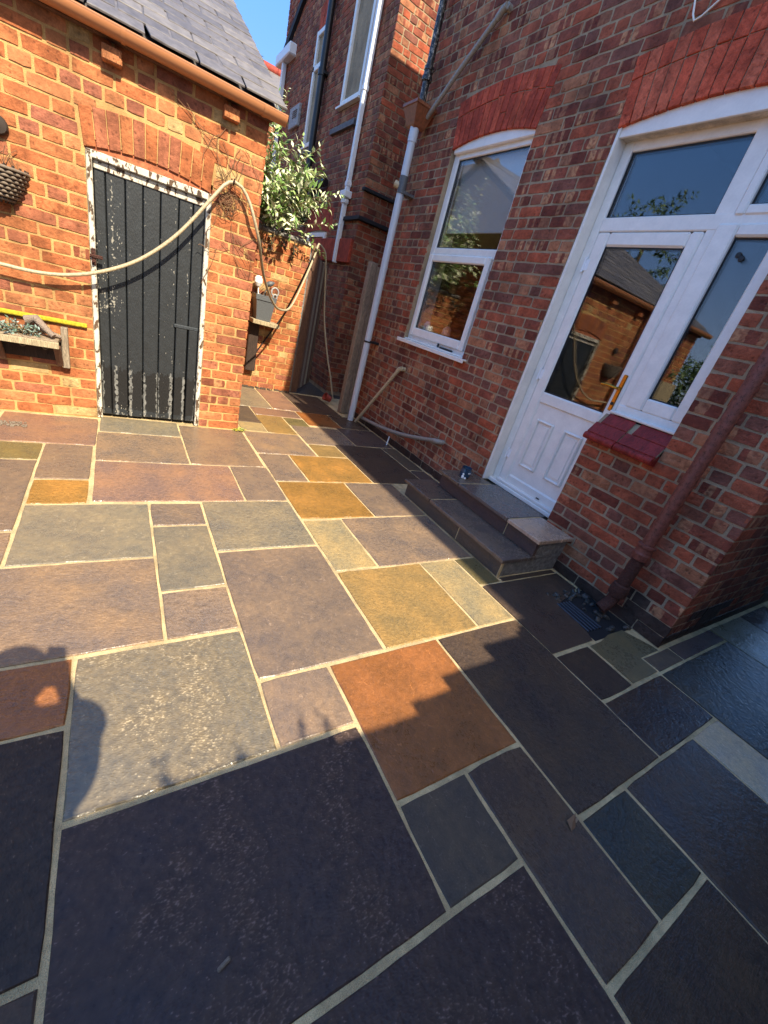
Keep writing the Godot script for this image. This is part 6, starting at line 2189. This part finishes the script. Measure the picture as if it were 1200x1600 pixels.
func build_photographer() -> void:
	var o := thing("person", "person in dark clothes holding up a phone, just behind the camera", "person", Vector3(-0.125, 0, 0.36))
	# standing, facing -z, both hands raised to a phone at the lens
	var b := Vector3(-0.125, 0, 0.36)
	var bones := []
	var add := func(a: Vector3, c: Vector3, r0: float, r1: float) -> void: bones.append([b + a, b + c, r0, r1])
	add.call(Vector3(-0.09, 0.92, 0), Vector3(0.09, 0.92, 0), 0.125, 0.125)
	add.call(Vector3(0, 0.95, 0), Vector3(0, 1.20, 0), 0.13, 0.135)
	add.call(Vector3(-0.08, 1.30, 0), Vector3(0.08, 1.30, 0), 0.125, 0.125)
	add.call(Vector3(-0.15, 1.42, 0), Vector3(0.15, 1.42, 0), 0.072, 0.072)
	add.call(Vector3(0, 1.42, 0), Vector3(0, 1.53, -0.02), 0.058, 0.054)
	for s_ in [-1.0, 1.0]:
		add.call(Vector3(0.095 * s_, 0.88, 0), Vector3(0.11 * s_, 0.50, -0.01), 0.088, 0.058)
		add.call(Vector3(0.11 * s_, 0.50, -0.01), Vector3(0.12 * s_, 0.09, 0.03), 0.056, 0.040)
		add.call(Vector3(0.12 * s_, 0.045, 0.05), Vector3(0.14 * s_, 0.035, -0.16), 0.042, 0.034)
		var elbow := Vector3(0.115, 1.17, -0.10) if s_ > 0 else Vector3(-0.24, 1.16, -0.10)
		var wrist := Vector3(0.115, 1.28, -0.24) if s_ > 0 else Vector3(-0.07, 1.27, -0.23)
		add.call(Vector3(0.175 * s_, 1.41, 0), elbow, 0.056, 0.044)
		add.call(elbow, wrist, 0.043, 0.030)
	var body := MB.new()
	skin_of(bones, 0.016, 0.03, body)
	part("body", body, M.cloth_shirt, o)
	bones.clear()
	# head with brow, nose, chin and ears
	add.call(Vector3(0, 1.66, 0.0), Vector3(0, 1.66, -0.03), 0.088, 0.082)
	add.call(Vector3(0, 1.58, -0.05), Vector3(0, 1.565, -0.075), 0.048, 0.032)
	add.call(Vector3(0, 1.645, -0.105), Vector3(0, 1.615, -0.125), 0.010, 0.016)
	add.call(Vector3(-0.03, 1.665, -0.095), Vector3(0.03, 1.665, -0.095), 0.016, 0.016)
	for s_ in [-1.0, 1.0]:
		add.call(Vector3(0.09 * s_, 1.66, -0.01), Vector3(0.092 * s_, 1.62, -0.015), 0.016, 0.010)
	add.call(Vector3(0, 1.50, -0.01), Vector3(0, 1.60, -0.02), 0.054, 0.054)
	var head := MB.new()
	skin_of(bones, 0.008, 0.014, head)
	# hands closed round the phone, thumb on the screen side
	for s_ in [-1.0, 1.0]:
		bones.clear()
		var w := Vector3(0.115, 1.28, -0.24) if s_ > 0 else Vector3(-0.07, 1.27, -0.23)
		var ed := Vector3(0.095, 1.345, -0.275) if s_ > 0 else Vector3(-0.005, 1.335, -0.275)
		add.call(w, w.lerp(ed, 0.6), 0.027, 0.024)
		for k in 4:
			var root := ed + Vector3(0.012 * s_, -0.030 + 0.019 * k, -0.006)
			var kn := root + Vector3(0.0, 0.006, -0.030)
			add.call(w.lerp(root, 0.5), root, 0.014, 0.0098)
			add.call(root, kn, 0.0096, 0.0086)
			add.call(kn, kn + Vector3(-0.026 * s_ * (1.0 - 0.1 * k), 0.002, -0.008), 0.0086, 0.0072)
		add.call(w.lerp(ed, 0.3) + Vector3(-0.008 * s_, 0.0, 0.012), ed + Vector3(-0.012 * s_, 0.0, 0.020), 0.013, 0.0098)
		add.call(ed + Vector3(-0.012 * s_, 0.0, 0.020), ed + Vector3(-0.032 * s_, 0.026, 0.016), 0.0096, 0.0078)
		skin_of(bones, 0.004, 0.006, head)
	part("skin", head, M.skin, o)
	var hair := MB.new()
	hair.lathe([[0.096, -0.03], [0.099, 0.02], [0.085, 0.062], [0.05, 0.092], [0.0, 0.102]], 18, Transform3D(Basis(Vector3(1, 0, 0), 0.35), b + Vector3(0, 1.665, -0.002)))
	part("hair", hair, M.wicker_dark, o)
	var ph := MB.new()
	ph.box(Vector3(-0.118, -0.128, 0.010), Vector3(0.004 - 0.05, 0.012, 0.018), 0.004, Transform3D(Basis(cam_right, cam_up, cam_back), cam_at + cam_right * 0.03))
	solo("phone", ph, M.dark_gap, "dark phone held up in both hands at the camera position", "phone")


# ---------------------------------------------------------------- the scene
func _ready() -> void:
	var cam := Camera3D.new()
	cam.name = "camera"
	add_child(cam)
	cam.transform = Transform3D(Basis(cam_right, cam_up, cam_back).orthonormalized(), cam_at)
	cam.fov = rad_to_deg(2.0 * atan(800.0 / FPX))
	cam.near = 0.02
	cam.far = 400.0
	cam.current = true

	var sky := ProceduralSkyMaterial.new()
	sky.sky_top_color = s(76, 124, 188)
	sky.sky_horizon_color = s(174, 194, 216)
	sky.sky_curve = 0.10
	sky.sky_energy_multiplier = 1.0
	sky.ground_bottom_color = s(120, 112, 104)
	sky.ground_horizon_color = s(150, 146, 140)
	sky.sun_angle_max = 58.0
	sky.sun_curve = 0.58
	var env := Environment.new()
	env.background_mode = Environment.BG_SKY
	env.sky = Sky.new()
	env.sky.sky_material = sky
	env.background_energy_multiplier = 0.98
	env.tonemap_mode = Environment.TONE_MAPPER_LINEAR
	env.tonemap_exposure = 2.75
	env.sdfgi_enabled = true
	env.ssao_enabled = true
	env.ssil_enabled = true
	var we := WorldEnvironment.new()
	we.name = "world_environment"
	we.environment = env
	add_child(we)

	var sun := DirectionalLight3D.new()
	sun.name = "sun"
	add_child(sun)
	var to_sun := Vector3(0.118, 1.0, 1.02).normalized()
	sun.look_at_from_position(to_sun * 20.0, Vector3.ZERO, Vector3.UP)
	sun.light_energy = 1.15
	sun.light_color = Color(1.0, 0.95, 0.85)
	sun.light_angular_distance = 0.5
	sun.shadow_enabled = true

	make_textures()
	make_materials()

	var ground := MB.new()
	ground.box(Vector3(-180, -0.6, -180), Vector3(180, -0.102, 180))
	var gm := MeshInstance3D.new()
	gm.name = "ground"
	gm.mesh = ground.mesh(M.dirt)
	gm.set_meta("kind", "structure")
	gm.set_meta("label", "bare ground around the yard")
	add_child(gm, true)
	build_paving()
	build_house()
	build_shed()
	build_back()
	build_behind()
	build_steps()
	build_pipes()
	build_plants()
	build_props()
	build_photographer()
